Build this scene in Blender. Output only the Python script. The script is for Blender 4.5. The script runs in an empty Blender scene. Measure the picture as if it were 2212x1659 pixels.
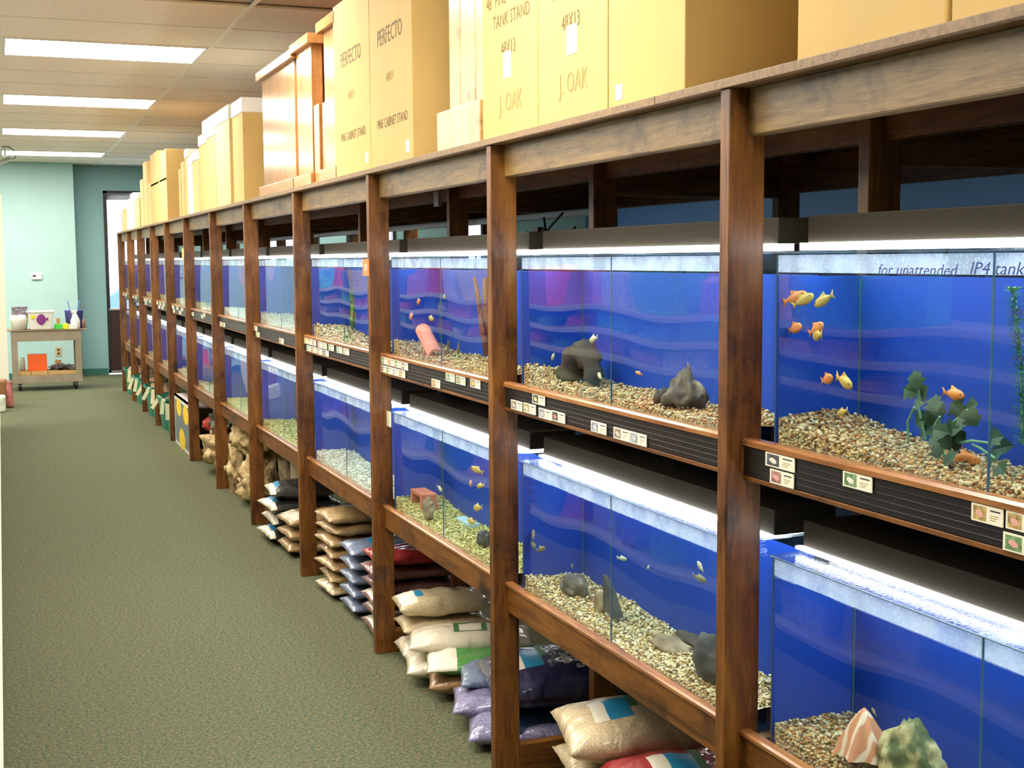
import bpy, math, random
import numpy as np
from mathutils import Vector, Matrix, noise
random.seed(7); rng = np.random.default_rng(7)
S = bpy.context.scene
COL = S.collection
# ------------------------------------------------------------------ camera
MR = np.array([[0.93098, -0.36502, -0.00575], [-0.04100, -0.08886, -0.99520], [0.36276, 0.92675, -0.09769]])
def _rot(yaw, pitch, roll):
    c, s = math.cos(yaw), math.sin(yaw); B = np.array([[1, 0, 0], [0, 0, -1], [0, 1, 0]], float)
    Rz = np.array([[c, -s, 0], [s, c, 0], [0, 0, 1]])
    c, s = math.cos(pitch), math.sin(pitch); Rx = np.array([[1, 0, 0], [0, c, -s], [0, s, c]])
    c, s = math.cos(roll), math.sin(roll); Rr = np.array([[c, -s, 0], [s, c, 0], [0, 0, 1]])
    return Rr @ Rx @ B @ Rz
MR = _rot(*np.radians([21.39080139, 5.46702976, -0.36654647]))
EYE = np.array([0, 0, 1.55]); FOC = 2813.0
cam = bpy.data.cameras.new('camera'); cob = bpy.data.objects.new('camera', cam); COL.objects.link(cob)
cam.sensor_width = 36; cam.lens = 36 * FOC / 2212; cam.clip_start = 0.02; cam.clip_end = 200
_m = Matrix.Identity(4)
for i in range(3):
    _m[i][0] = MR[0][i]; _m[i][1] = -MR[1][i]; _m[i][2] = -MR[2][i]; _m[i][3] = EYE[i]
cob.matrix_world = _m
S.camera = cob
# helpers that turn a measured sight line into a real point on a plane of the shop
def ray(px, py): return MR.T @ np.array([(px - 1106) / FOC, (py - 829.5) / FOC, 1.0])
def onx(px, py, X): d = ray(px, py); return EYE + d * X / d[0]
def onz(px, py, Z): d = ray(px, py); return EYE + d * (Z - EYE[2]) / d[2]
def ony(px, py, Y): d = ray(px, py); return EYE + d * Y / d[1]
# ------------------------------------------------------------------ world, exposure
w = bpy.data.worlds.new('world'); S.world = w; w.use_nodes = True
w.node_tree.nodes['Background'].inputs[0].default_value = (0.80, 0.88, 1.0, 1)
w.node_tree.nodes['Background'].inputs[1].default_value = 6.0
S.view_settings.view_transform = 'Standard'; S.view_settings.look = 'None'
S.view_settings.exposure = 0.35; S.view_settings.gamma = 1.0; S.view_settings.use_curve_mapping = False
LAMP = 21.0      # radiance of the ceiling lamps' diffusers
TUBE = 13.0      # radiance of the aquarium lamps
cy_ = S.cycles
cy_.use_denoising = True; cy_.max_bounces = 9; cy_.diffuse_bounces = 4; cy_.glossy_bounces = 4
cy_.transmission_bounces = 4; cy_.transparent_max_bounces = 24; cy_.caustics_reflective = False; cy_.caustics_refractive = False
cy_.sample_clamp_indirect = 4.0
# ------------------------------------------------------------------ materials
def newmat(name):
    m = bpy.data.materials.new(name); m.use_nodes = True
    nt = m.node_tree; b = nt.nodes['Principled BSDF']
    return m, nt, b
def N(nt, t, **kw):
    n = nt.nodes.new(t)
    for k, v in kw.items():
        if k in n.inputs: n.inputs[k].default_value = v
        else: setattr(n, k, v)
    return n
def L(nt, a, b): nt.links.new(a, b)
def ramp(nt, fac, stops, interp='LINEAR'):
    r = nt.nodes.new('ShaderNodeValToRGB'); r.color_ramp.interpolation = interp
    e = r.color_ramp.elements
    while len(e) < len(stops): e.new(0.5)
    for i, (p, c) in enumerate(stops):
        e[i].position = p; e[i].color = (*c, 1)
    if fac is not None: L(nt, fac, r.inputs[0])
    return r.outputs[0]
def mat(name, col, rough=0.6, metal=0.0, spec=0.5, var=0.0, scale=20, bump=0.0, coat=0.0, alpha=1.0, stretch=(1, 1, 1)):
    m, nt, b = newmat(name)
    b.inputs['Base Color'].default_value = (*col, 1)
    b.inputs['Roughness'].default_value = rough; b.inputs['Metallic'].default_value = metal
    b.inputs['Specular IOR Level'].default_value = spec; b.inputs['Coat Weight'].default_value = coat
    b.inputs['Coat Roughness'].default_value = 0.15
    if var or bump:
        tc = N(nt, 'ShaderNodeTexCoord'); mp = N(nt, 'ShaderNodeMapping'); mp.inputs['Scale'].default_value = stretch
        L(nt, tc.outputs['Object'], mp.inputs[0])
        n = N(nt, 'ShaderNodeTexNoise'); n.inputs['Scale'].default_value = scale; n.inputs['Detail'].default_value = 5
        L(nt, mp.outputs[0], n.inputs['Vector'])
        if var:
            lo = tuple(c * (1 - var) for c in col); hi = tuple(min(1, c * (1 + var)) for c in col)
            L(nt, ramp(nt, n.outputs[0], [(0.3, lo), (0.7, hi)]), b.inputs['Base Color'])
        if bump:
            bp = N(nt, 'ShaderNodeBump'); bp.inputs['Strength'].default_value = bump; bp.inputs['Distance'].default_value = 0.01
            L(nt, n.outputs[0], bp.inputs['Height']); L(nt, bp.outputs[0], b.inputs['Normal'])
    return m
def emis(name, col, s):
    m = bpy.data.materials.new(name); m.use_nodes = True; nt = m.node_tree; nt.nodes.clear()
    o = N(nt, 'ShaderNodeOutputMaterial'); e = N(nt, 'ShaderNodeEmission')
    e.inputs[0].default_value = (*col, 1); e.inputs[1].default_value = s
    L(nt, e.outputs[0], o.inputs[0]); return m
def wood(name, dark, mid, light, axis='z', rough=0.42, knots=True, fine=1.0):
    m, nt, b = newmat(name)
    tc = N(nt, 'ShaderNodeTexCoord'); oi = N(nt, 'ShaderNodeObjectInfo')
    add = N(nt, 'ShaderNodeVectorMath', operation='ADD')
    sc = N(nt, 'ShaderNodeVectorMath', operation='SCALE'); sc.inputs['Scale'].default_value = 17.3
    cmb = N(nt, 'ShaderNodeCombineXYZ')
    for i in range(3): L(nt, oi.outputs['Random'], cmb.inputs[i])
    L(nt, cmb.outputs[0], sc.inputs[0]); L(nt, tc.outputs['Object'], add.inputs[0]); L(nt, sc.outputs[0], add.inputs[1])
    mp = N(nt, 'ShaderNodeMapping')
    st = {'x': (0.9, 9, 9), 'y': (9, 0.9, 9), 'z': (9, 9, 0.9)}[axis]
    mp.inputs['Scale'].default_value = st; L(nt, add.outputs[0], mp.inputs[0])
    n = N(nt, 'ShaderNodeTexNoise'); n.inputs['Scale'].default_value = 2.2 * fine; n.inputs['Detail'].default_value = 7
    n.inputs['Distortion'].default_value = 1.2; n.inputs['Roughness'].default_value = 0.6
    L(nt, mp.outputs[0], n.inputs['Vector'])
    g = N(nt, 'ShaderNodeTexNoise'); g.inputs['Scale'].default_value = 16 * fine; g.inputs['Detail'].default_value = 4
    L(nt, mp.outputs[0], g.inputs['Vector'])
    mix = N(nt, 'ShaderNodeMath', operation='MULTIPLY_ADD'); mix.inputs[1].default_value = 0.35
    L(nt, g.outputs[0], mix.inputs[0]); mm = N(nt, 'ShaderNodeMath', operation='MULTIPLY'); mm.inputs[1].default_value = 0.65
    L(nt, n.outputs[0], mm.inputs[0]); L(nt, mm.outputs[0], mix.inputs[2])
    c = ramp(nt, mix.outputs[0], [(0.34, dark), (0.5, mid), (0.66, light)])
    hgt = mix.outputs[0]
    if knots:
        mk = N(nt, 'ShaderNodeMapping'); mk.inputs['Scale'].default_value = {'x': (1.0, 3, 3), 'y': (3, 1.0, 3), 'z': (3, 3, 1.0)}[axis]
        L(nt, add.outputs[0], mk.inputs[0])
        v = N(nt, 'ShaderNodeTexVoronoi'); v.inputs['Scale'].default_value = 2.0; L(nt, mk.outputs[0], v.inputs['Vector'])
        n2 = N(nt, 'ShaderNodeTexNoise'); n2.inputs['Scale'].default_value = 9; L(nt, add.outputs[0], n2.inputs['Vector'])
        ad = N(nt, 'ShaderNodeMath', operation='MULTIPLY_ADD'); ad.inputs[1].default_value = 0.28
        L(nt, n2.outputs[0], ad.inputs[0]); L(nt, v.outputs['Distance'], ad.inputs[2])
        n3 = N(nt, 'ShaderNodeTexNoise'); n3.inputs['Scale'].default_value = 5.5; n3.inputs['Detail'].default_value = 5; n3.inputs['Roughness'].default_value = 0.7; L(nt, add.outputs[0], n3.inputs['Vector'])
        bl = ramp(nt, n3.outputs[0], [(0.36, (0.45, 0.40, 0.36)), (0.46, (0.92, 0.90, 0.88)), (0.62, (1.12, 1.12, 1.1))])
        mb_ = N(nt, 'ShaderNodeMix', data_type='RGBA', blend_type='MULTIPLY'); mb_.inputs[0].default_value = 1
        L(nt, c, mb_.inputs[6]); L(nt, bl, mb_.inputs[7]); c = mb_.outputs[2]
        k = ramp(nt, ad.outputs[0], [(0.2, (0.16, 0.14, 0.13)), (0.27, (.7, .68, .66)), (0.36, (1, 1, 1))])
        mx = N(nt, 'ShaderNodeMix', data_type='RGBA', blend_type='MULTIPLY'); mx.inputs[0].default_value = 1
        L(nt, c, mx.inputs[6]); L(nt, k, mx.inputs[7]); c = mx.outputs[2]
    L(nt, c, b.inputs['Base Color'])
    b.inputs['Roughness'].default_value = rough; b.inputs['Specular IOR Level'].default_value = 0.5
    bp = N(nt, 'ShaderNodeBump'); bp.inputs['Strength'].default_value = 0.25; bp.inputs['Distance'].default_value = 0.004
    L(nt, hgt, bp.inputs['Height']); L(nt, bp.outputs[0], b.inputs['Normal'])
    return m
def glass(name, tint=(0.93, 0.97, 0.97), refl=1.0, droplets=0.0, haze=(0.8, 0.88, 0.95), ior=1.5, wav=0.0, dscale=160, bow=0.0):
    m = bpy.data.materials.new(name); m.use_nodes = True; nt = m.node_tree; nt.nodes.clear()
    o = N(nt, 'ShaderNodeOutputMaterial'); t = N(nt, 'ShaderNodeBsdfTransparent'); t.inputs[0].default_value = (*tint, 1)
    g = N(nt, 'ShaderNodeBsdfGlossy'); g.inputs['Roughness'].default_value = 0.0 if not droplets else 0.08
    geo = N(nt, 'ShaderNodeNewGeometry'); mi = N(nt, 'ShaderNodeMix'); mi.inputs[2].default_value = ior; mi.inputs[3].default_value = 1 / ior
    L(nt, geo.outputs['Backfacing'], mi.inputs[0])
    f = N(nt, 'ShaderNodeFresnel'); L(nt, mi.outputs[0], f.inputs[0])
    fm = N(nt, 'ShaderNodeMath', operation='MULTIPLY'); fm.inputs[1].default_value = refl; L(nt, f.outputs[0], fm.inputs[0])
    ms = N(nt, 'ShaderNodeMixShader'); L(nt, fm.outputs[0], ms.inputs[0]); L(nt, t.outputs[0], ms.inputs[1]); L(nt, g.outputs[0], ms.inputs[2])
    out = ms.outputs[0]
    if bow:
        tc = N(nt, 'ShaderNodeTexCoord'); v = N(nt, 'ShaderNodeTexNoise'); v.inputs['Scale'].default_value = 2.2; v.inputs['Detail'].default_value = 0; L(nt, tc.outputs['Object'], v.inputs['Vector'])
        bp = N(nt, 'ShaderNodeBump'); bp.inputs['Strength'].default_value = 1; bp.inputs['Distance'].default_value = bow; L(nt, v.outputs[0], bp.inputs['Height']); L(nt, bp.outputs[0], g.inputs['Normal'])
    if droplets or wav:
        tc = N(nt, 'ShaderNodeTexCoord'); v = N(nt, 'ShaderNodeTexNoise' if wav else 'ShaderNodeTexVoronoi')
        v.inputs['Scale'].default_value = wav or dscale; L(nt, tc.outputs['Object'], v.inputs['Vector'])
        bp = N(nt, 'ShaderNodeBump'); bp.inputs['Strength'].default_value = 0.5; bp.inputs['Distance'].default_value = 0.0007 if not wav else 0.0012
        L(nt, v.outputs[0], bp.inputs['Height']); L(nt, bp.outputs[0], g.inputs['Normal']); L(nt, bp.outputs[0], f.inputs['Normal'])
        if droplets:
            d = N(nt, 'ShaderNodeBsdfDiffuse'); d.inputs[0].default_value = (*haze, 1); tl = N(nt, 'ShaderNodeBsdfTranslucent'); tl.inputs[0].default_value = (*haze, 1)
            dm = N(nt, 'ShaderNodeMixShader'); dm.inputs[0].default_value = 0.6; L(nt, d.outputs[0], dm.inputs[1]); L(nt, tl.outputs[0], dm.inputs[2])
            n2 = N(nt, 'ShaderNodeTexNoise'); n2.inputs['Scale'].default_value = 11; L(nt, tc.outputs['Object'], n2.inputs['Vector'])
            r1 = N(nt, 'ShaderNodeMapRange'); r1.inputs[1].default_value = 0.05; r1.inputs[2].default_value = 0.5; r1.inputs[3].default_value = 1.0; r1.inputs[4].default_value = 0.62
            L(nt, v.outputs[0], r1.inputs[0])
            mu = N(nt, 'ShaderNodeMath', operation='MULTIPLY'); L(nt, r1.outputs[0], mu.inputs[0])
            r2 = N(nt, 'ShaderNodeMapRange'); r2.inputs[1].default_value = 0.35; r2.inputs[2].default_value = 0.6; r2.inputs[3].default_value = droplets * 0.5; r2.inputs[4].default_value = min(1, droplets * 1.2)
            L(nt, n2.outputs[0], r2.inputs[0]); L(nt, r2.outputs[0], mu.inputs[1])
            m2 = N(nt, 'ShaderNodeMixShader'); L(nt, mu.outputs[0], m2.inputs[0]); L(nt, out, m2.inputs[1]); L(nt, dm.outputs[0], m2.inputs[2]); out = m2.outputs[0]
    L(nt, out, o.inputs[0]); return m
def islands(name, cols, rough=0.45):
    m, nt, b = newmat(name); geo = N(nt, 'ShaderNodeNewGeometry')
    st = [(i / len(cols), c) for i, c in enumerate(cols)]
    L(nt, ramp(nt, geo.outputs['Random Per Island'], st, 'CONSTANT'), b.inputs['Base Color']); b.inputs['Roughness'].default_value = rough
    return m
def cells(name, cols, scale, rough=0.6, bump=0.8):
    m, nt, b = newmat(name); tc = N(nt, 'ShaderNodeTexCoord'); v = N(nt, 'ShaderNodeTexVoronoi'); v.inputs['Scale'].default_value = scale
    L(nt, tc.outputs['Object'], v.inputs['Vector']); sp = N(nt, 'ShaderNodeSeparateColor'); L(nt, v.outputs['Color'], sp.inputs[0])
    st = [(i / len(cols), c) for i, c in enumerate(cols)]
    L(nt, ramp(nt, sp.outputs[0], st, 'CONSTANT'), b.inputs['Base Color']); b.inputs['Roughness'].default_value = rough
    bp = N(nt, 'ShaderNodeBump'); bp.inputs['Strength'].default_value = bump; bp.inputs['Distance'].default_value = 0.4 / scale; bp.invert = True
    L(nt, v.outputs['Distance'], bp.inputs['Height']); L(nt, bp.outputs[0], b.inputs['Normal'])
    return m

W_D, W_M, W_L = (0.045, 0.014, 0.0035), (0.155, 0.055, 0.008), (0.245, 0.098, 0.014)
M = {}
M['post'] = wood('stained_post', W_D, W_M, W_L, 'z')
M['beam'] = wood('stained_beam', W_D, W_M, W_L, 'y')
M['topbeam'] = wood('faded_top_beam', (0.085, 0.043, 0.011), (0.195, 0.112, 0.032), (0.29, 0.178, 0.058), 'y')
M['cross'] = wood('stained_cross', W_D, W_M, W_L, 'x')
M['board'] = mat('particle_board', (0.21, 0.125, 0.058), 0.55, var=0.25, scale=90)
M['lip'] = wood('varnished_lip', (0.16, 0.06, 0.02), (0.30, 0.125, 0.04), (0.42, 0.20, 0.075), 'y', 0.22, False)
M['black'] = mat('black_plastic', (0.012, 0.010, 0.010), 0.35)
M['hood'] = mat('hood_black', (0.020, 0.015, 0.007), 0.6, spec=0.15, var=0.15, scale=300)
M['tube'] = emis('lamp_tube', (0.93, 0.96, 1.0), TUBE)
M['glass'] = glass('tank_glass', bow=0.006)
M['pane'] = glass('tank_glass_inner', (0.95, 0.98, 0.98), 0.25)
M['lid'] = glass('lid_glass', (0.88, 0.93, 0.95), 0.35, droplets=0.05)
M['fog'] = glass('condensation', (0.9, 0.94, 0.97), 0.3, droplets=0.95, haze=(0.86, 0.89, 0.97), dscale=150)
M['water'] = glass('water_surface', (0.80, 0.90, 0.93), 0.12, ior=1.33, wav=30)
M['seal'] = mat('glass_edge', (0.045, 0.12, 0.20), 0.3)
M['blue'] = mat('blue_backing', (0.0, 0.045, 0.36), 0.6)
M['navy'] = mat('navy_panel', (0.006, 0.016, 0.05), 0.6)
GC = [(0.46, 0.27, 0.09), (0.66, 0.50, 0.24), (0.34, 0.13, 0.035), (0.78, 0.68, 0.44), (0.17, 0.10, 0.04), (0.56, 0.29, 0.08), (0.70, 0.52, 0.24), (0.42, 0.36, 0.22)]
GY = [(0.52, 0.44, 0.11), (0.68, 0.62, 0.22), (0.28, 0.20, 0.04), (0.78, 0.74, 0.40), (0.36, 0.32, 0.07), (0.56, 0.46, 0.13)]
GL = [(0.62, 0.46, 0.20), (0.78, 0.66, 0.36), (0.34, 0.19, 0.06), (0.84, 0.78, 0.54), (0.19, 0.14, 0.07), (0.58, 0.38, 0.13)]
GP = [(0.70, 0.64, 0.50), (0.60, 0.54, 0.40), (0.75, 0.70, 0.58)]
for k, c in (('mix', GC), ('yel', GY), ('lit', GL), ('pale', GP)):
    M['peb_' + k] = islands('pebbles_' + k, c); M['bed_' + k] = cells('gravel_bed_' + k, c, 130 if k != 'pale' else 200)
# gravel bag plastics
M['card'] = mat('cardboard', (0.56, 0.375, 0.125), 0.75, var=0.05, scale=6)
M['card2'] = mat('cardboard_pale', (0.66, 0.47, 0.19), 0.75, var=0.05, scale=6)
M['white'] = mat('white_paper', (0.82, 0.80, 0.74), 0.6)
M['ink'] = mat('printed_ink', (0.15, 0.09, 0.035), 0.8)
M['inkf'] = mat('faint_ink', (0.34, 0.23, 0.075), 0.8)
M['dark'] = mat('dark_ink', (0.03, 0.03, 0.035), 0.7)
M['cardface'] = mat('price_card_paper', (0.84, 0.80, 0.62), 0.5)
M['oak'] = wood('glossy_oak', (0.36, 0.17, 0.05), (0.44, 0.22, 0.08), (0.50, 0.27, 0.11), 'z', 0.16, False, 0.5)
M['oaktrim'] = wood('oak_trim', (0.40, 0.18, 0.05), (0.48, 0.23, 0.08), (0.54, 0.29, 0.12), 'y', 0.25, False, 0.5)
M['pine'] = wood('pine_panel', (0.38, 0.22, 0.08), (0.50, 0.32, 0.13), (0.58, 0.40, 0.19), 'z', 0.3, True, 0.6)
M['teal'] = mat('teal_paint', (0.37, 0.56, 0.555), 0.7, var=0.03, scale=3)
M['teal_shaded'] = mat('teal_paint_shaded', (0.24, 0.42, 0.44), 0.7)  # same teal paint, darkened for the weaker light on the far wall
M['unlit_wall'] = mat('teal_paint_unlit', (0.03, 0.10, 0.24), 0.7)  # teal wall colour deepened towards blue to stand for its lack of light
M['basebd'] = mat('rubber_base_green', (0.03, 0.14, 0.11), 0.5)
M['metal'] = mat('grey_metal', (0.5, 0.5, 0.48), 0.35, 0.9)
M['gond'] = mat('cream_metal', (0.72, 0.68, 0.55), 0.4)
M['alu'] = mat('white_metal', (0.8, 0.8, 0.8), 0.4)
# ------------------------------------------------------------------ mesh builder
class MB:
    def __init__(s): s.v = []; s.f = []; s.m = []
    def add(s, vs, fs, mi=0):
        o = len(s.v); s.v += [tuple(map(float, p)) for p in vs]; s.f += [tuple(i + o for i in f) for f in fs]
        s.m += ([mi] * len(fs) if isinstance(mi, int) else list(mi)); return s
    def box(s, x0, x1, y0, y1, z0, z1, mi=0):
        vs = [(x, y, z) for z in (z0, z1) for y in (y0, y1) for x in (x0, x1)]
        return s.add(vs, [(0, 2, 3, 1), (4, 5, 7, 6), (0, 1, 5, 4), (2, 6, 7, 3), (0, 4, 6, 2), (1, 3, 7, 5)], mi)  # bot top -y +y -x +x
    def prism(s, prof, y0, y1, mi=0):   # closed (x,z) profile, extruded along y
        n = len(prof); vs = [(x, y0, z) for x, z in prof] + [(x, y1, z) for x, z in prof]
        return s.add(vs, [(i, (i + 1) % n, (i + 1) % n + n, i + n) for i in range(n)] + [tuple(range(n))[::-1], tuple(range(n, 2 * n))], mi)
    def tube(s, pts, rad, n=8, mi=0):
        pts = [Vector(p) for p in pts]; rad = rad if isinstance(rad, (list, tuple)) else [rad] * len(pts)
        vs = []
        for i, p in enumerate(pts):
            d = (pts[min(i + 1, len(pts) - 1)] - pts[max(i - 1, 0)]).normalized()
            a = d.orthogonal().normalized() if i == 0 else (a - d * a.dot(d)).normalized(); b = d.cross(a)
            for k in range(n):
                t = 2 * math.pi * k / n; vs.append(p + (a * math.cos(t) + b * math.sin(t)) * rad[i])
        fs = [(i * n + k, i * n + (k + 1) % n, (i + 1) * n + (k + 1) % n, (i + 1) * n + k) for i in range(len(pts) - 1) for k in range(n)]
        fs += [tuple(range(n))[::-1], tuple((len(pts) - 1) * n + k for k in range(n))]
        return s.add(vs, fs, mi)
    def lathe(s, c, prof, n=20, mi=0, sx=1, sy=1):   # prof: (r,z)
        vs = [(c[0] + r * math.cos(2 * math.pi * k / n) * sx, c[1] + r * math.sin(2 * math.pi * k / n) * sy, c[2] + z) for r, z in prof for k in range(n)]
        fs = [(i * n + k, i * n + (k + 1) % n, (i + 1) * n + (k + 1) % n, (i + 1) * n + k) for i in range(len(prof) - 1) for k in range(n)]
        fs += [tuple(range(n))[::-1], tuple((len(prof) - 1) * n + k for k in range(n))]
        return s.add(vs, fs, mi)
    def ball(s, c, r, mi=0, sub=1):
        vs, fs = ico(sub); return s.add([(c[0] + v[0] * r[0], c[1] + v[1] * r[1], c[2] + v[2] * r[2]) for v in vs], fs, mi)
_ic = {}
def ico(sub):
    if sub in _ic: return _ic[sub]
    import bmesh
    bm = bmesh.new(); bmesh.ops.create_icosphere(bm, subdivisions=sub, radius=1)
    vs = [tuple(v.co) for v in bm.verts]; fs = [tuple(v.index for v in f.verts) for f in bm.faces]; bm.free()
    _ic[sub] = (vs, fs); return vs, fs
def build(name, mb, mats, parent=None, base=None, smooth=False, bevel=0, kind=None):
    mats = mats if isinstance(mats, (list, tuple)) else [mats]
    if base is None: base = tuple(parent['_b']) if parent is not None and '_b' in parent else (0, 0, 0)
    me = bpy.data.meshes.new(name); b = np.array(base)
    me.from_pydata([tuple(np.array(p) - b) for p in mb.v], [], mb.f)
    for m in mats: me.materials.append(m)
    if len(mats) > 1: me.polygons.foreach_set('material_index', mb.m)
    if smooth: me.polygons.foreach_set('use_smooth', [True] * len(me.polygons))
    me.update()
    o = bpy.data.objects.new(name, me); COL.objects.link(o)
    if parent is not None: o.parent = parent
    else: o.location = base
    if '_b' not in o: o['_b'] = [float(x) for x in base]
    if bevel:
        bv = o.modifiers.new('bevel', 'BEVEL'); bv.width = bevel; bv.segments = 2; bv.limit_method = 'ANGLE'
    if kind: o['kind'] = kind
    return o
def thing(name, label, cat, base, group=None):
    o = bpy.data.objects.new(name, None); COL.objects.link(o); o.location = base; o['_b'] = [float(x) for x in base]
    o['label'] = label; o['category'] = cat; o.empty_display_size = 0.05
    if group: o['group'] = group
    return o
def single(name, label, cat, mb, mats, base, group=None, **kw):
    o = build(name, mb, mats, None, base, **kw); o['label'] = label; o['category'] = cat
    if group: o['group'] = group
    return o
def part(name, parent, mb, mats, label=None, **kw):
    o = build(name, mb, mats, parent, **kw)
    if label: o['label'] = label
    return o
def structure(name, mb, mats, **kw):
    o = build(name, mb, mats, None, (0, 0, 0), **kw); o['kind'] = 'structure'; return o
_tx = {}
def text_geo(body, size, bold=0.0, shear=0.0):
    key = (body, bold, shear)
    if key not in _tx:
        cu = bpy.data.curves.new('t', 'FONT'); cu.body = body; cu.size = 1; cu.offset = bold; cu.shear = shear; cu.resolution_u = 2
        cu.align_x = 'CENTER'; cu.align_y = 'CENTER'
        ob = bpy.data.objects.new('t', cu); COL.objects.link(ob)
        me = bpy.data.meshes.new_from_object(ob.evaluated_get(bpy.context.evaluated_depsgraph_get()))
        _tx[key] = ([tuple(v.co) for v in me.vertices], [tuple(p.vertices) for p in me.polygons])
        bpy.data.objects.remove(ob); bpy.data.curves.remove(cu); bpy.data.meshes.remove(me)
    vs, fs = _tx[key]
    return [(x * size, y * size) for x, y, _ in vs], fs
def text_on_x(mb, body, size, x, y, z, mi=0, sx=1.0, bold=0.0, shear=0.0, tilt=0.0):  # reads for a viewer looking along +x
    vs, fs = text_geo(body, size, bold, shear); c, s = math.cos(tilt), math.sin(tilt)
    mb.add([(x, y - (u * sx * c - v * s), z + (u * sx * s + v * c)) for u, v in vs], fs, mi)
# ------------------------------------------------------------------ shop shell
CZ = 2.86; YW = 18.75
XL, XR, Y0 = -4.2, 8.6, -3.5
m, nt, b = newmat('carpet')
tc = N(nt, 'ShaderNodeTexCoord')
n1 = N(nt, 'ShaderNodeTexNoise'); n1.inputs['Scale'].default_value = 80; n1.inputs['Detail'].default_value = 3; n1.inputs['Roughness'].default_value = 0.75
n2 = N(nt, 'ShaderNodeTexNoise'); n2.inputs['Scale'].default_value = 150; n2.inputs['Detail'].default_value = 2
n3 = N(nt, 'ShaderNodeTexNoise'); n3.inputs['Scale'].default_value = 1.2
for n in (n1, n2, n3): L(nt, tc.outputs['Object'], n.inputs['Vector'])
c1 = ramp(nt, n1.outputs[0], [(0.34, (0.036, 0.076, 0.066)), (0.44, (0.084, 0.108, 0.072)), (0.55, (0.132, 0.128, 0.078)), (0.70, (0.25, 0.17, 0.105))])
c2 = ramp(nt, n2.outputs[0], [(0.36, (0.7, 0.75, 0.7)), (0.62, (1.2, 1.15, 1.05))])
mx = N(nt, 'ShaderNodeMix', data_type='RGBA', blend_type='MULTIPLY'); mx.inputs[0].default_value = 1; L(nt, c1, mx.inputs[6]); L(nt, c2, mx.inputs[7])
L(nt, mx.outputs[2], b.inputs['Base Color']); b.inputs['Roughness'].default_value = 0.95; b.inputs['Specular IOR Level'].default_value = 0.1
bp = N(nt, 'ShaderNodeBump'); bp.inputs['Strength'].default_value = 0.6; bp.inputs['Distance'].default_value = 0.006; L(nt, n1.outputs[0], bp.inputs['Height']); L(nt, bp.outputs[0], b.inputs['Normal'])
M['carpet'] = m
structure('floor', MB().box(XL, XR, Y0, YW, -0.08, 0), M['carpet'])
ceil = structure('ceiling', MB().box(XL, XR, Y0, YW, CZ + 0.02, CZ + 0.1), mat('ceiling_deck', (0.62, 0.52, 0.38), 0.9))
M['tile'] = mat('ceiling_tile', (0.95, 0.83, 0.66), 0.9, var=0.05, scale=40, bump=0.15)
M['tbar'] = mat('ceiling_grid_paint', (0.90, 0.82, 0.64), 0.5)
GX = [-1.15 + 1.21 * i for i in range(5)]; TY = 0.6875; GY0 = 7.6 - 10 * TY
lamps = [(c, r) for c, rows in ((1, (3, 7, 11, 15, 19, 23)), (0, (3, 11, 15, 23)), (-2, (7, 15, 23)), (4, (7, 19))) for r in rows]
lamps = [(1, 3), (1, 7), (1, 11), (1, 15), (1, 19), (1, 23), (0, 3), (0, 15), (0, 23), (5, 12), (5, 20), (-2, 5), (-2, 13), (-2, 21), (1, -1), (-2, -3), (-1, 9), (-1, 13), (-1, 17), (-1, 21), (-2, 9), (-2, 17), (0, 7), (-1, 5), (3, 8), (3, 16), (4, 24)]  # outer columns hold unseen lamps, several added to brighten the ceiling
# rows are counted from GY0, each 0.6875 deep
tile_me = None
for ci in range(4):
    for r in range(9, 26):
        if (ci, r) in lamps: continue
        x0, x1 = GX[ci], GX[ci] + 1.21; y0 = GY0 + r * TY
        if tile_me is None:
            t = MB().box(0.008, 1.202, 0.008, TY - 0.008, 0, 0.014); o = build('ceiling_tile', t, M['tile'], ceil, (0, 0, 0), bevel=0); tile_me = o.data
        else:
            o = bpy.data.objects.new('ceiling_tile', tile_me); COL.objects.link(o); o.parent = ceil
        o.location = (x0, y0, CZ + 0.002 + random.uniform(-0.0012, 0.0012))
for ci in range(5):
    part('grid_bar', ceil, MB().box(GX[ci] - 0.012, GX[ci] + 0.012, Y0, YW, CZ - 0.004, CZ + 0.004), M['tbar'])
for r in range(9, 27):
    y = GY0 + r * TY
    part('grid_bar', ceil, MB().box(GX[0], GX[4], y - 0.009, y + 0.009, CZ - 0.0035, CZ + 0.004), M['tbar'])
M['diff'] = emis('lamp_diffuser', (1.0, 0.93, 0.80), LAMP)
M['lframe'] = mat('lamp_frame', (0.75, 0.70, 0.62), 0.4)
pos_words = {7: 'out of view near the camera'}
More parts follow.
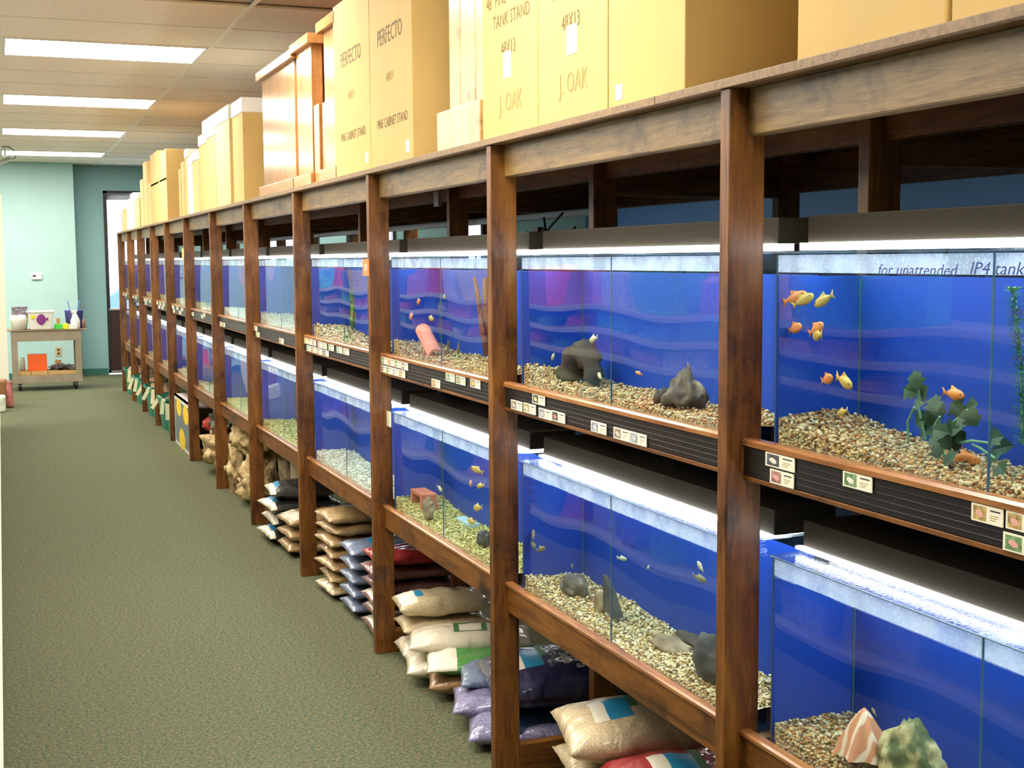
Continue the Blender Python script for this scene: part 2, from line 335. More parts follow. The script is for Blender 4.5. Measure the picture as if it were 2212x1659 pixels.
for i, (c, r) in enumerate(lamps):
    x0 = GX[0] + 1.21 * c; y0 = GY0 + r * TY
    lamp_n = i; words = {(1, 11): 'nearest of the visible row', (1, 15): 'second from the camera', (1, 19): 'third from the camera', (1, 23): 'farthest, before the teal wall'}.get((c, r), ('unseen light for the shop, %s of these' if c != 0 else 'left of the main row, %s of these') % ['first', 'second', 'third', 'fourth', 'fifth', 'sixth', 'seventh', 'eighth', 'ninth', 'tenth', 'eleventh', 'twelfth', 'thirteenth', 'fourteenth', 'fifteenth', 'sixteenth', 'seventeenth'][lamp_n % 17] + (' along' if lamp_n > 16 else ''))
    t = thing('ceiling_lamp', 'long white fluorescent ceiling lamp, ' + words, 'lamp', (x0 + 0.6, y0 + 0.34, CZ), 'fluorescent ceiling lamps')
    f = MB()
    for a in ((x0 + .012, x0 + .03, y0 + .01, y0 + TY - .01), (x0 + 1.18, x0 + 1.198, y0 + .01, y0 + TY - .01), (x0 + .03, x0 + 1.18, y0 + .01, y0 + .03), (x0 + .03, x0 + 1.18, y0 + TY - .03, y0 + TY - .01)):
        f.box(a[0], a[1], a[2], a[3], CZ - 0.006, CZ + 0.004)
    part('frame', t, f, M['lframe'])
    part('diffuser', t, MB().box(x0 + .03, x0 + 1.18, y0 + .03, y0 + TY - .03, CZ - 0.003, CZ + 0.002), M['diff'])
# walls
structure('wall_left', MB().box(XL - 0.1, XL, Y0, YW, 0, CZ + 0.1), M['teal'])
structure('wall_back', MB().box(XL, XR, Y0 - 0.1, Y0, 0, CZ + 0.1), M['teal'])
structure('wall_right', MB().box(XR, XR + 0.1, Y0, YW, 0, CZ + 0.1), M['unlit_wall'])
wl = MB()
wins = [(1.36, 2.35, 0.02, 2.52), (3.45, 4.35, 0.9, 2.3), (4.75, 5.5, 0.9, 2.2), (6.5, 7.4, 0.9, 2.2)]
xs = [0.9] + [v for a in wins for v in a[:2]] + [XR]
for i in range(0, len(xs), 2): wl.box(xs[i], xs[i + 1], YW, YW + 0.2, 0, CZ + 0.1)
for x0, x1, z0, z1 in wins:
    wl.box(x0, x1, YW, YW + 0.2, z1, CZ + 0.1)
    if z0 > 0.1: wl.box(x0, x1, YW, YW + 0.2, 0, z0)
structure('wall_far', wl, M['teal_shaded'])
structure('wall_bump', MB().box(XL, 0.965, YW - 0.35, YW + 0.2, 0, CZ + 0.1), M['teal'])
structure('baseboard_far', MB().box(0.965, 1.345, YW - 0.012, YW, 0, 0.09), M['basebd'])
structure('baseboard_bump', MB().box(XL, 0.977, YW - 0.362, YW - 0.35, 0, 0.09), M['basebd'])
M['bronze'] = mat('dark_bronze_frame', (0.012, 0.010, 0.010), 0.4)
for i, (x0, x1, z0, z1) in enumerate(wins):
    wn = structure('window_%d' % (i + 1), MB().box(x0, x0 + .045, YW - .02, YW + .08, z0, z1).box(x1 - .045, x1, YW - .02, YW + .08, z0, z1).box(x0, x1, YW - .02, YW + .08, z1 - .035, z1).box(x0, x1, YW - .02, YW + .08, z0, z0 + .04), M['bronze'])
    part('pane', wn, MB().box(x0 + .045, x1 - .045, YW + .02, YW + .03, z0 + .04, z1 - .035), glass('window_glass_%d' % i, (0.97, 0.98, 1.0), 0.5))
    if i == 0:
        part('kick_panel', wn, MB().box(x0 + .045, x1 - .045, YW - .01, YW + .05, 0.05, 0.90), mat('dark_kick_panel', (0.03, 0.012, 0.01), 0.4))
        part('sill_bar', wn, MB().box(x0 + .03, x1 - .03, YW - .03, YW + .06, 0.885, 0.91), M['metal'])
        part('sill_bar', wn, MB().box(x0 + .03, x1 - .03, YW - .03, YW + .06, 0.03, 0.055), M['metal'])
        part('blind_band', wn, MB().box(x0 + .045, x1 - .045, YW + .09, YW + .10, 2.40, 2.485), mat('pale_blind', (0.75, 0.78, 0.85), 0.8))
# outdoors: parking ground, a car and a bare tree
structure('ground', MB().box(-20, 40, YW + 0.2, 70, -0.2, -0.12), mat('pale_pavement', (0.50, 0.52, 0.56), 0.9, var=0.1, scale=1))
car = thing('car', 'blue car parked outside the far shop window', 'car', (3.4, 27, -0.12))
cb = MB(); prof = [(1.2, .25), (1.25, .75), (2.0, .95), (2.6, 1.4), (4.2, 1.42), (5.0, .98), (5.7, .85), (5.75, .3)]
cb.prism(prof, 26.2, 27.9); part('body', car, cb, mat('blue_car_paint', (0.12, 0.2, 0.42), 0.25), bevel=0.05)
wb = MB(); wb.prism([(2.2, .98), (2.7, 1.34), (4.1, 1.36), (4.75, 1.0)], 26.17, 27.93); part('side_window', car, wb, M['black'])
for x in (2.0, 4.9):
    wh = MB(); wh.tube([(x, 26.15, .2), (x, 26.4, .2)], .31, 16); part('wheel', car, wh, M['black'])
tr = thing('bare_tree', 'bare leafless tree outside the far shop window', 'tree', (3.6, 40, -0.12)); tb = MB()
def branch(p, d, r, k):
    q = p + d; tb.tube([p, q], [r, r * .6], 5)
    if k:
        for _ in range(3): branch(q, Vector((d.x + random.uniform(-.6, .6) * d.length, d.y * .5 + random.uniform(-.3, .3), d.z * .8 + random.uniform(-.2, .3))) * .72, r * .55, k - 1)
branch(Vector((3.6, 40, -.12)), Vector((0, 0, 2.0)), .16, 4)
part('trunk', tr, tb, mat('pale_bark', (0.35, 0.32, 0.3), .9))
bd = thing('building', 'pale low building across the parking lot outside', 'building', (6, 55, -.12))
part('walls', bd, MB().box(-2, 22, 55, 60, -.12, 3.1), mat('pale_render', (.6, .58, .6), .9)); part('roof', bd, MB().prism([(-2.4, 3.1), (22.4, 3.1), (21, 4.3), (-1, 4.3)], 54.6, 60.4), mat('grey_roof', (.4, .38, .42), .9))
# thermostat, outlet
t = thing('thermostat', 'small white thermostat on the pale teal wall above the cart', 'thermostat', (0.46, YW - 0.35, 1.37)); yb = YW - .35
part('case', t, MB().box(.395, .525, yb - .03, yb, 1.325, 1.41), M['white'], bevel=.008); part('screen', t, MB().box(.41, .45, yb - .032, yb - .03, 1.36, 1.385), M['dark'])
t = thing('power_outlet', 'beige power outlet on the teal wall behind the cart', 'outlet', (0.69, yb, .37))
part('plate', t, MB().box(.655, .735, yb - .008, yb, .30, .42), mat('beige_plate', (.5, .4, .22), .5), bevel=.003)
part('socket', t, MB().box(.68, .71, yb - .011, yb - .008, .32, .35).box(.68, .71, yb - .011, yb - .008, .37, .40), M['dark'])
# security camera
t = thing('security_camera', 'small silver security camera hanging from the ceiling at left', 'camera', (0.115, 16.0, CZ))
part('bracket', t, MB().tube([(.115, 16, CZ), (.115, 16, CZ - .12)], .011).lathe((.115, 16, CZ - .015), [(.035, 0), (.035, .012)], 14), M['metal'])
part('body', t, MB().tube([(.16, 15.99, CZ - .14), (.02, 15.9, CZ - .21)], .028, 12), M['metal'])
part('cable', t, MB().tube([(.16, 16, CZ - .14), (.22, 16, CZ - .13), (.24, 16, CZ - .07), (.18, 16, CZ - .02), (.14, 16, CZ)], .005, 6), M['black'])
# ------------------------------------------------------------------ the tank rack
PY = [0.938, 2.257, 3.576, 4.909, 6.273, 7.636, 8.955, 10.302, 11.536, 12.690, 13.915, 15.039, 16.241]
ORD = ['first', 'second', 'third', 'fourth', 'fifth', 'sixth', 'seventh', 'eighth', 'ninth', 'tenth', 'eleventh', 'twelfth']
XF, TP, TD = 1.325, 0.036, 0.080          # front face, post thickness, post depth
rack = thing('tank_rack', 'long dark stained timber rack holding two rows of aquariums', 'rack', (XF, 9, 0))
def P(name, mb, m, lab=None, bev=0.0025, **k): return part(name, rack, mb, m, lab, bevel=bev, **k)
for i, y in enumerate(PY):
    P('post', MB().box(XF, XF + TD, y - TP, y, 0, 1.877), M['post'])
    P('rear_post', MB().box(1.65, 1.73, y - TP, y, 0, 1.877), M['post'])
    P('back_post', MB().box(2.29, 2.37, y - TP, y, 0, 1.877), M['post'])
    P('base_board', MB().box(XF + TD, 1.65, y - TP, y, 0.002, 0.09), M['cross'])
    P('joist', MB().box(1.73, 2.29, y - TP, y, 1.737, 1.877), M['cross'])
for i in range(12):
    a, c = PY[i], PY[i + 1] - TP
    P('front_beam', MB().box(1.367, 1.405, a, c, 1.787, 1.877), M['topbeam'])
    P('rear_beam', MB().box(1.69, 1.728, a, c, 1.787, 1.877), M['beam'])
    P('back_beam', MB().box(2.30, 2.338, a, c, 1.75, 1.877), M['beam'])
    P('lower_rail', MB().box(1.367, 1.388, a, c, 0.506, 0.588), M['beam'])
    P('lower_lip', MB().prism([(1.362, .586), (1.384, .586), (1.384, .597), (1.366, .597), (1.362, .593)], a, c), M['lip'], None, 0)
    P('upper_rail', MB().box(1.372, 1.388, a, c, 1.112, 1.180), M['beam'])
    P('upper_lip', MB().prism([(1.360, 1.180), (1.384, 1.180), (1.384, 1.194), (1.365, 1.194), (1.360, 1.189)], a, c), M['lip'], None, 0)
    P('rail_foot', MB().box(1.364, 1.388, a, c, 1.110, 1.119), M['beam'], None, 0.001)
    P('shelf_board', MB().box(1.388, 1.73, a, c, 1.125, 1.150).box(1.388, 1.73, a, c, 0.53, 0.555), M['board'], None, 0)
    P('back_panel', MB().box(1.97, 1.985, a, c, 0.58, 1.0), M['navy'], None, 0); P('back_panel', MB().box(1.97, 1.985, a, c, 1.17, 1.55), M['navy'], None, 0)
yb_ = [0.85, 2.52, 4.96, 7.40, 9.84, 12.28, 14.72, 16.26]
for i in range(7):
    P('top_board', MB().box(1.318, 2.372, yb_[i], yb_[i + 1] - .002, 1.877, 1.895), M['board'], None, 0.001)
CARDS = {1: [(2.088, 1.165, 0.099), (2.081, 1.134, 0.08), (1.848, 1.165, 0.082), (1.53, 1.165, 0.067), (1.457, 1.166, 0.067), (1.455, 1.133, 0.08)],
 2: [(3.277, 1.167, 0.089), (3.441, 1.134, 0.086), (3.343, 1.135, 0.089), (3.232, 1.132, 0.087), (3.142, 1.134, 0.089), (2.892, 1.135, 0.088), (2.765, 1.134, 0.084), (2.678, 1.134, 0.085)],
 3: [(4.82, 1.166, 0.09), (4.73, 1.166, 0.085), (4.64, 1.166, 0.085), (4.55, 1.165, 0.085), (4.84, 1.134, 0.079), (4.755, 1.134, 0.08), (4.67, 1.134, 0.08), (4.585, 1.134, 0.08), (4.184, 1.133, 0.09), (4.032, 1.166, 0.09), (3.928, 1.165, 0.09), (3.789, 1.166, 0.09)],
 4: [(6.19, 1.166, 0.083), (6.105, 1.166, 0.081), (6.02, 1.166, 0.083), (5.905, 1.164, 0.084), (5.81, 1.164, 0.095), (5.68, 1.164, 0.1), (5.528, 1.163, 0.1), (5.41, 1.163, 0.1), (6.135, 1.133, 0.095), (6.02, 1.133, 0.10), (5.905, 1.132, 0.10), (5.784, 1.132, 0.108)],
 5: [(7.52, 1.164, 0.104), (7.46, 1.132, 0.11), (6.787, 1.132, 0.12)], 6: [(8.79, 1.134, 0.098), (8.667, 1.133, 0.1)],
 7: [(10.149, 1.15, 0.12), (9.649, 1.151, 0.12), (9.551, 1.166, 0.12)], 8: [(11.363, 1.166, 0.14), (11.069, 1.166, 0.14), (10.777, 1.165, 0.14), (11.307, 1.134, 0.14), (10.9, 1.134, .14)],
 9: [(12.55, 1.166, 0.14), (12.302, 1.166, 0.14), (12.033, 1.166, 0.14), (12.4, 1.134, .14), (12.15, 1.134, .14)], 10: [(13.7, 1.166, 0.15), (13.5, 1.166, 0.15), (13.2, 1.166, 0.15), (13.6, 1.134, .15)],
 11: [(14.9, 1.166, 0.16), (14.6, 1.166, 0.16)], 12: [(16.1, 1.166, 0.16), (15.782, 1.166, 0.16)]}
pics = [mat('card_picture_%d' % i, c, .5, var=.6, scale=90) for i, c in enumerate([(.30, .22, .15), (.10, .30, .28), (.08, .09, .10), (.35, .18, .16), (.16, .28, .12), (.30, .30, .36), (.42, .3, .10)])]
fishc = [mat('card_fish_%d' % i, c, .5) for i, c in enumerate([(.7, .35, .3), (.75, .72, .6), (.75, .6, .1), (.6, .2, .15), (.5, .55, .5)])]
for i in range(12):
    a, c = PY[i], PY[i + 1] - TP
    pr = [(1.3665, 1.1795), (1.3665, 1.120)]; z = 1.120; out = []
    zz = np.linspace(1.120, 1.1795, 6)
    for k in range(5):
        out += [(1.3650, zz[k] + .0008), (1.3650, zz[k + 1] - .0022), (1.3632, zz[k + 1] - .0014), (1.3650, zz[k + 1] - .0006)]
    prof = [(1.372, 1.120)] + out + [(1.372, 1.1795)]
    st = P('price_strip', MB().prism(prof, a + .001, c - .001), M['black'], None, 0)
    for (y, z, wd) in CARDS[i + 1]:
        y1 = min(y + wd / 2, c - .002); y0 = y - wd / 2; h = .0135; k = random.randrange(7); f = fishc[random.randrange(5)]
        tl = random.uniform(-.02, .02); x = 1.3612
        cb = MB(); cb.box(x, x + .0018, y0, y1, z - h, z + h)
        cb.box(x - .0003, x, y1 - wd * .48, y1 - wd * .06, z - h * .8, z + h * .8, 1)
        vs, fs = ico(1); cb.add([(x - .0004 + v[0] * .0002, y1 - wd * .27 + v[1] * wd * .14, z - .001 + v[2] * h * .42 + v[1] * .002) for v in vs], fs, 2)
        cb.box(x - .0003, x, y0 + wd * .08, y0 + wd * .40, z + h * .45, z + h * .62, 3)
        for q in range(3): cb.box(x - .0002, x, y0 + wd * (.12 + .05 * q), y0 + wd * .40, z - h * (.05 + .25 * q), z - h * (-.03 + .25 * q), 4)
        cc = build('price_card', cb, [M['cardface'], pics[k], f, M['dark'], M['inkf']], st, tuple(rack['_b']))
# tags on posts
t = P('shelf_tag', MB().box(XF - .002, XF, 4.882, 4.97, 1.49, 1.555), mat('orange_tag', (.85, .22, .05), .5), 'orange price tag with 29', 0)
tb = MB(); text_on_x(tb, '29', .035, XF - .0025, 4.925, 1.522, bold=.02); build('tag_text', tb, M['white'], t, tuple(rack['_b']))
P('shelf_tag', MB().box(XF - .002, XF, 10.27, 10.36, 1.56, 1.65), mat('yellow_tag', (.9, .85, .1), .5), 'yellow tag', 0)
# ------------------------------------------------------------------ aquariums
def gravel_h(yy, xx, yend, zl, heap):
    d = (yend - yy)
    return zl + .008 + heap * math.exp(-d / .12) * (1 - .35 * (xx - 1.39) / .2) + .010 * noise.noise(Vector((xx * 9, yy * 7, zl * 5))) + .012 * noise.noise(Vector((xx * 3, yy * 2.3, zl * 9 + 4)))
def pebbles(n, y0, y1, zl, heap, size, kind, seed):
    r = np.random.default_rng(seed); vs, fs = ico(1 if n > 100 else 1); vs = np.array(vs); fs = np.array(fs)
    V = []; F = []
    for i in range(n):
        x = r.uniform(1.394, 1.580); y = r.uniform(y0 + .008, y1 - .008)
        front = r.random() < .42
        if front: x = 1.3948
        zt = gravel_h(y, x, y1, zl, heap)
        z = zt + r.uniform(-.004, .004) if not front else r.uniform(zl - .02, zt)
        s = size * r.uniform(.6, 1.25, 3) * np.array([1, 1, .75]) * .5
        a = r.uniform(0, 6.28); c, q = math.cos(a), math.sin(a)
        v = vs * s; v = np.stack([v[:, 0] * c - v[:, 1] * q, v[:, 0] * q + v[:, 1] * c, v[:, 2]], 1)
        if front: v[:, 0] = np.clip(v[:, 0], -.0033, .01)
        V.append(v + (x, y, z)); F.append(fs + len(vs) * i)
    V = np.concatenate(V); F = np.concatenate(F)
    return V, F
def npmesh(name, V, F, m, smooth=True):
    me = bpy.data.meshes.new(name); me.vertices.add(len(V)); me.vertices.foreach_set('co', V.astype(np.float32).ravel())
    me.loops.add(F.size); me.loops.foreach_set('vertex_index', F.astype(np.int32).ravel())
    me.polygons.add(len(F)); me.polygons.foreach_set('loop_start', np.arange(0, F.size, F.shape[1], dtype=np.int32))
    me.polygons.foreach_set('use_smooth', np.full(len(F), smooth)); me.materials.append(m); me.update(calc_edges=True); me.validate()
    o = bpy.data.objects.new(name, me); COL.objects.link(o); return o
def aquarium(i, up):
    y0, y1 = PY[i - 1] + .03, PY[i] - TP - .063
    zl = 1.194 if up else 0.597; z0 = zl - .042; z1 = 1.558 if up else 0.966; zw = z1 - .038
    row = 'upper' if up else 'lower'; g = .006
    t = thing('aquarium', '%s-row glass aquarium with blue background in the %s bay from the camera' % (row, ORD[i - 1]), 'aquarium', (1.54, (y0 + y1) / 2, z0), row + ' row of aquariums')
    X0, X1 = 1.385, 1.70; ym = (y0 + y1) / 2
    f = MB().box(X0, X0 + g, y0, y1, z0, z1); f.m = [1, 1, 1, 1, 0, 1]
    part('front_glass', t, f, [M['glass'], M['pane']])
    part('side_glass', t, MB().box(X0 + g, X1 - g, y0, y0 + g, z0, z1), M['pane']); part('side_glass', t, MB().box(X0 + g, X1 - g, y1 - g, y1, z0, z1), M['pane'])
    part('back_glass', t, MB().box(X1 - g, X1, y0, y1, z0, z1), M['pane'])
    part('bottom', t, MB().box(X0 + g, X1 - g, y0 + g, y1 - g, z0, z0 + .008), M['seal'])
    see = up and i in (4, 5, 6, 7)
    bk = MB().box(1.583, 1.587, y0 + g, y1 - g, z0 + .01, zw - .006)
    bk.box(X0 + g, 1.583, y1 - g - .004, y1 - g - .001, z0 + .01, zw - .006)  # added blue end sheet stands in for the reflection on the end glass
    part('blue_back_and_mirror', t, bk, M['blue'])
    e = MB()
    for yy in (y0 + g, y1 - g - .003): e.box(X0 + g - .001, X0 + g + .003, yy, yy + .003, z0 + .02, z1 - .002)
    e.box(X0 + g - .001, X0 + g + .002, ym - .0015, ym + .0015, z0 + .03, z1 - .002)
    e.box(1.578, 1.582, y1 - g - .008, y1 - g - .005, z0 + .02, zw - .01)
    e.box(X0, X0 + g, y0, y1, z1, z1 + .0015)
    part('silicone_seam', t, e, M['seal'])
    part('divider', t, MB().box(X0 + g, 1.582, ym - .002, ym + .002, z0 + .03, zw + .01), M['pane'])
    part('brace', t, MB().box(X0 + g, X1 - g, ym - .03, ym + .03, z1 - .010, z1 - .004), M['seal'] if False else M['lid'])
    part('condensation_film', t, MB().box(X0 + g + .0005, X0 + g + .0015, y0 + g, y1 - g, zw + .002, z1 - .003), M['fog'])
    part('lid', t, MB().box(X0 + .004, X1 - .004, y0 + .004, ym - .001, z1 + .0005, z1 + .0045).box(X0 + .004, X1 - .004, ym + .001, y1 - .004, z1 + .0005, z1 + .0045), M['lid'])
    part('water', t, MB().add([(X0 + g, y0 + g, zw), (X1 - g, y0 + g, zw), (X1 - g, y1 - g, zw), (X0 + g, y1 - g, zw)], [(0, 1, 2, 3)]), M['water'])
    wt = t
    # hood lamp
    hx0, hx1 = 1.452, 1.60; h0 = z1 + (.020 if up else .019); h1 = h0 + .052
    hy1 = y1 - .018; hy0 = y0 - .045
    h = thing('aquarium_lamp', 'long black strip lamp lying on the %s-row aquarium of the %s bay' % (row, ORD[i - 1]), 'lamp', (1.52, (hy0 + hy1) / 2, z1), row + ' row of aquarium lamps')
    part('hood', h, MB().box(hx0, hx1, hy0, hy1, h0, h1), M['hood'], bevel=.002)
    if up: part('diffuser', h, MB().box(hx0 - .010, hx0 + .05, hy0 + .02, hy1 + .012, z1 + .006, h0), M['tube'])
    else: part('diffuser', h, MB().box(1.500, 1.560, hy0 + .02, hy1 - .02, z1 + .014, h0).box(hx0 - .010, hx0 + .004, hy0 + .02, hy1 + .012, z1 + .012, z1 + .0175), M['tube'])
    part('cord', h, MB().tube([(hx1, hy1 - .1, h1 - .01), (hx1 + .04, hy1 - .1, h1 - .015), (1.68, hy1 - .12, h1 - .03), (1.705, hy1 - .1, h0 - .1)], .003, 5), M['black'])
    # gravel
    heap = .05 if up else .035
    kind = ({1: 'mix', 2: 'mix', 3: 'mix', 4: 'lit', 5: 'pale', 6: 'pale'} if up else {1: 'mix', 2: 'lit', 3: 'yel', 4: 'pale', 5: 'yel', 6: 'yel'}).get(i, 'lit')
    ny = 60 if i <= 5 else 24; nx = 10; vs = []; fs = []
    for a in range(ny + 1):
        yy = y0 + g + .001 + (y1 - y0 - 2 * g - .007) * a / ny
        for c in range(nx + 1):
            xx = X0 + g + .0045 + (1.582 - X0 - g - .0045) * c / nx
            vs.append((xx, yy, gravel_h(yy, xx, y1, zl, heap) - .002))
        vs.append((X0 + g + .0045, yy, z0 + .009))
    k = nx + 2
    for a in range(ny):
        for c in range(nx): fs.append((a * k + c, a * k + c + 1, (a + 1) * k + c + 1, (a + 1) * k + c))
        fs.append((a * k, (a + 1) * k, (a + 1) * k + nx + 1, a * k + nx + 1))
    lab = {'mix': 'brown and tan', 'lit': 'light tan', 'yel': 'yellowish', 'pale': 'pale beige'}[kind]
    go = single('gravel', '%s gravel covering the bottom of the %s-row aquarium in the %s bay' % (lab, row, ORD[i - 1]), 'gravel', MB().add(vs, fs), M['bed_' + kind], (1.48, ym, zl), kind='stuff')
    if i <= 5:
        n = {1: 5200, 2: 5200, 3: 3600, 4: 1800, 5: 1400}[i]; sz = {1: .0085, 2: .0085, 3: .009, 4: .012, 5: .013}[i]
        V, F = pebbles(n, y0 + g, y1 - g - .004, zl, heap, sz, kind, i * 2 + up)
        po = npmesh('pebbles', V - np.array((1.48, ym, zl)), F, M['peb_' + kind]); po.parent = go; po['kind'] = 'stuff'
    return t, y0, y1, zl, zw
TK = {}
for i in range(1, 13):
    for up in (True, False): TK[(i, up)] = aquarium(i, up)
# handwriting on the glass
MK = [mat('blue_marker', (.01, .03, .22), .5), mat('faint_marker', (.01, .02, .16), .5), mat('black_marker', (.005, .01, .05), .5)]
for (s_, sz_, yy_, zz_, mk, sx_, tk_) in [('for unattended', .026, 1.735, 1.528, 0, 1.25, (1, True)), ('IP4 tanks', .027, 1.545, 1.531, 0, 1.3, (1, True)), ('guppy', .016, 1.50, 1.47, 1, 1, (1, True)), ('clown loach', .016, 1.48, 1.436, 1, 1, (1, True)), ('mollies', .016, 1.49, 1.402, 1, 1, (1, True)),
     ('tetra', .015, 3.41, .915, 2, 1, (2, False)), ('danio', .015, 3.40, .891, 2, 1, (2, False)), ('guppy mix', .015, 3.39, .867, 2, 1, (2, False)), ('platy', .015, 3.41, .843, 2, 1, (2, False)), ('molly', .015, 3.41, .82, 2, 1, (2, False)), ('big fin tetra', .017, 2.77, .865, 2, 1, (2, False))]:
    hw = MB(); text_on_x(hw, s_, sz_, 1.3835, yy_, zz_, shear=.25, sx=sx_); part('handwriting', TK[tk_][0], hw, MK[mk], kind='stuff')
# ------------------------------------------------------------------ fish
def fish(px, py, X, col, s, head, cat_label, grp, pitch=0.0, bay=1, up=1):
    ye = TK[(bay, bool(up))][2] - .035
    c = onx(px, py, X)
    if c[1] > ye:
        c = onx(px, py, 1.412); c[1] = ye - max(0, px - 1668) * .0020 if bay == 1 else min(c[1], ye)
    b = MB(); vs, fs = ico(2)
    pts = []
    for v in vs:
        l = v[0]; tp = 1 - .45 * max(0, -l) ** 1.5
        pts.append((l * s * .5, v[1] * s * .11 * tp, v[2] * s * .23 * tp))
    b.add(pts, fs, 0)
    b.add([(-s * .42, .0006, 0), (-s * .68, .0006, s * .2), (-s * .6, .0006, 0), (-s * .68, .0006, -s * .2), (-s * .42, -.0006, 0), (-s * .68, -.0006, s * .2), (-s * .6, -.0006, 0), (-s * .68, -.0006, -s * .2)], [(0, 1, 2, 3), (7, 6, 5, 4), (0, 4, 5, 1), (1, 5, 6, 2), (2, 6, 7, 3), (3, 7, 4, 0)], 0)
    b.add([(s * .15, .0005, s * .2), (-s * .25, .0005, s * .12), (-s * .2, .0005, s * .33), (s * .15, -.0005, s * .2), (-s * .25, -.0005, s * .12), (-s * .2, -.0005, s * .33)], [(0, 1, 2), (5, 4, 3), (0, 2, 5, 3), (1, 4, 5, 2)], 0)
    b.ball((s * .34, s * .075, s * .05), (s * .03,) * 3, 1); b.ball((s * .34, -s * .075, s * .05), (s * .03,) * 3, 1)
    a = head; ca, sa = math.cos(a), math.sin(a); cp, sp = math.cos(pitch), math.sin(pitch)
    q = []
    for x, y, z in b.v:
        x, z = x * cp - z * sp, x * sp + z * cp
        q.append((c[0] + x * ca - y * sa, c[1] + x * sa + y * ca, c[2] + z))
    b.v = q
    return single('fish', cat_label, 'fish', b, [FM[col], M['dark']], tuple(c), grp, smooth=True)
FM = {'orange': mat('orange_fish', (.85, .28, .06), .35), 'yellow': mat('yellow_fish', (.65, .45, .08), .35), 'pale': mat('pale_fish', (.6, .56, .36), .35), 'olive': mat('olive_fish', (.22, .2, .10), .4), 'pink': mat('pink_fish', (.85, .33, .25), .35)}
H = math.pi / 2
F_ = [  # px, py, colour, size, tank
 (1672, 640, 'orange', .05, 1, 1), (1685, 645, 'yellow', .045, 1, 1), (1714, 647, 'yellow', .045, 1, 1), (1671, 705, 'orange', .045, 1, 1), (1706, 704, 'orange', .045, 1, 1), (1706, 719, 'yellow', .05, 1, 1),
 (1724, 810, 'orange', .045, 1, 1), (1751, 815, 'yellow', .05, 1, 1), (1823, 822, 'orange', .035, 1, 1), (1818, 891, 'yellow', .028, 1, 1), (2063, 852, 'orange', .045, 1, 1), (2088, 992, 'orange', .05, 1, 1),
 (1281, 733, 'pale', .04, 2, 1), (1194, 772, 'pale', .032, 2, 1), (1295, 812, 'pale', .035, 2, 1), (1379, 806, 'orange', .022, 2, 1),
 (904, 652, 'orange', .05, 3, 1), (888, 684, 'pink', .055, 3, 1), (931, 688, 'yellow', .05, 3, 1), (960, 642, 'yellow', .04, 3, 1),
 (1146, 1152, 'olive', .045, 2, 0), (1152, 1178, 'olive', .04, 2, 0), (1170, 1186, 'olive', .035, 2, 0), (1236, 1223, 'olive', .03, 2, 0), (1345, 1207, 'pale', .028, 2, 0), (1512, 1223, 'pale', .035, 2, 0), (1513, 1250, 'olive', .035, 2, 0), (1400, 1226, 'pale', .02, 2, 0),
 (1029, 1015, 'yellow', .05, 3, 0), (1017, 1045, 'orange', .05, 3, 0), (1037, 1050, 'yellow', .04, 3, 0), (1031, 1097, 'yellow', .055, 3, 0), (1017, 1126, 'yellow', .05, 3, 0), (950, 1056, 'pale', .035, 3, 0), (1887, 1537, 'olive', .02, 1, 0)]
CN = {'orange': 'orange', 'yellow': 'yellow', 'pale': 'pale silvery', 'olive': 'dark olive', 'pink': 'pink'}
for k, (px, py, c, s, bay, up) in enumerate(F_):
    same = sorted(q[0] + q[1] * .001 for q in F_ if q[2] == c and q[4:] == (bay, up)); rk = same.index(px + py * .001)
    fish(px, py, 1.45 + .02 * (k % 4), c, s, random.choice([H, -H]) + random.uniform(-.5, .5),
         'small %s fish%s in the %s %s-bay aquarium' % (CN[c], (', %s of its colour from the left,' % ORD[rk]) if len(same) > 1 else '', 'upper' if up else 'lower', ORD[bay - 1]), 'fish in the aquariums', random.uniform(-.5, .5), bay, up)
# ------------------------------------------------------------------ rocks and plants
def rockmesh(c, r, seed, amp=.3, freq=1.6, sub=4, sharp=0, flat=0):
    vs, fs = ico(sub); out = []; hi = .10
    for v in vs:
        p = Vector(v); o = Vector((seed * 3.1, seed * 1.7, seed * .9))
        d = 1 + amp * noise.noise(p * freq + o) + amp * .45 * noise.noise(p * freq * 2.7 + o) + amp * .3 * noise.noise(p * freq * 5 + o) - amp * .35 * abs(noise.noise(p * freq * 3.3 - o))
        q = p * d
        if sharp:
            zf = max(0, q.z); q.x *= (1 - .75 * zf * sharp); q.y *= (1 - .75 * zf * sharp)
        out.append((c[0] + q.x * r[0], c[1] + q.y * r[1], c[2] + q.z * r[2]))
    return MB().add(out, fs)
def rmat(name, cols, scale=12, rough=.8):
    m, nt, b = newmat(name); tc = N(nt, 'ShaderNodeTexCoord'); n = N(nt, 'ShaderNodeTexNoise'); n.inputs['Scale'].default_value = scale; n.inputs['Detail'].default_value = 6
    L(nt, tc.outputs['Object'], n.inputs['Vector']); L(nt, ramp(nt, n.outputs[0], [(.3 + .4 * i / (len(cols) - 1), c) for i, c in enumerate(cols)]), b.inputs['Base Color'])
    b.inputs['Roughness'].default_value = rough; bp = N(nt, 'ShaderNodeBump'); bp.inputs['Strength'].default_value = .6; bp.inputs['Distance'].default_value = .01; L(nt, n.outputs[0], bp.inputs['Height']); L(nt, bp.outputs[0], b.inputs['Normal'])
    return m
R_dark = rmat('dark_rock', [(.015, .010, .006), (.045, .030, .018), (.10, .07, .04)]); R_tan = rmat('tan_rock', [(.09, .06, .03), (.24, .17, .09), (.42, .34, .2)])
R_grey = rmat('grey_rock', [(.03, .028, .024), (.09, .08, .065), (.30, .24, .16)]); R_moss = rmat('mossy_rock', [(.02, .035, .012), (.10, .12, .04), (.50, .42, .20), (.68, .60, .40)], 18)
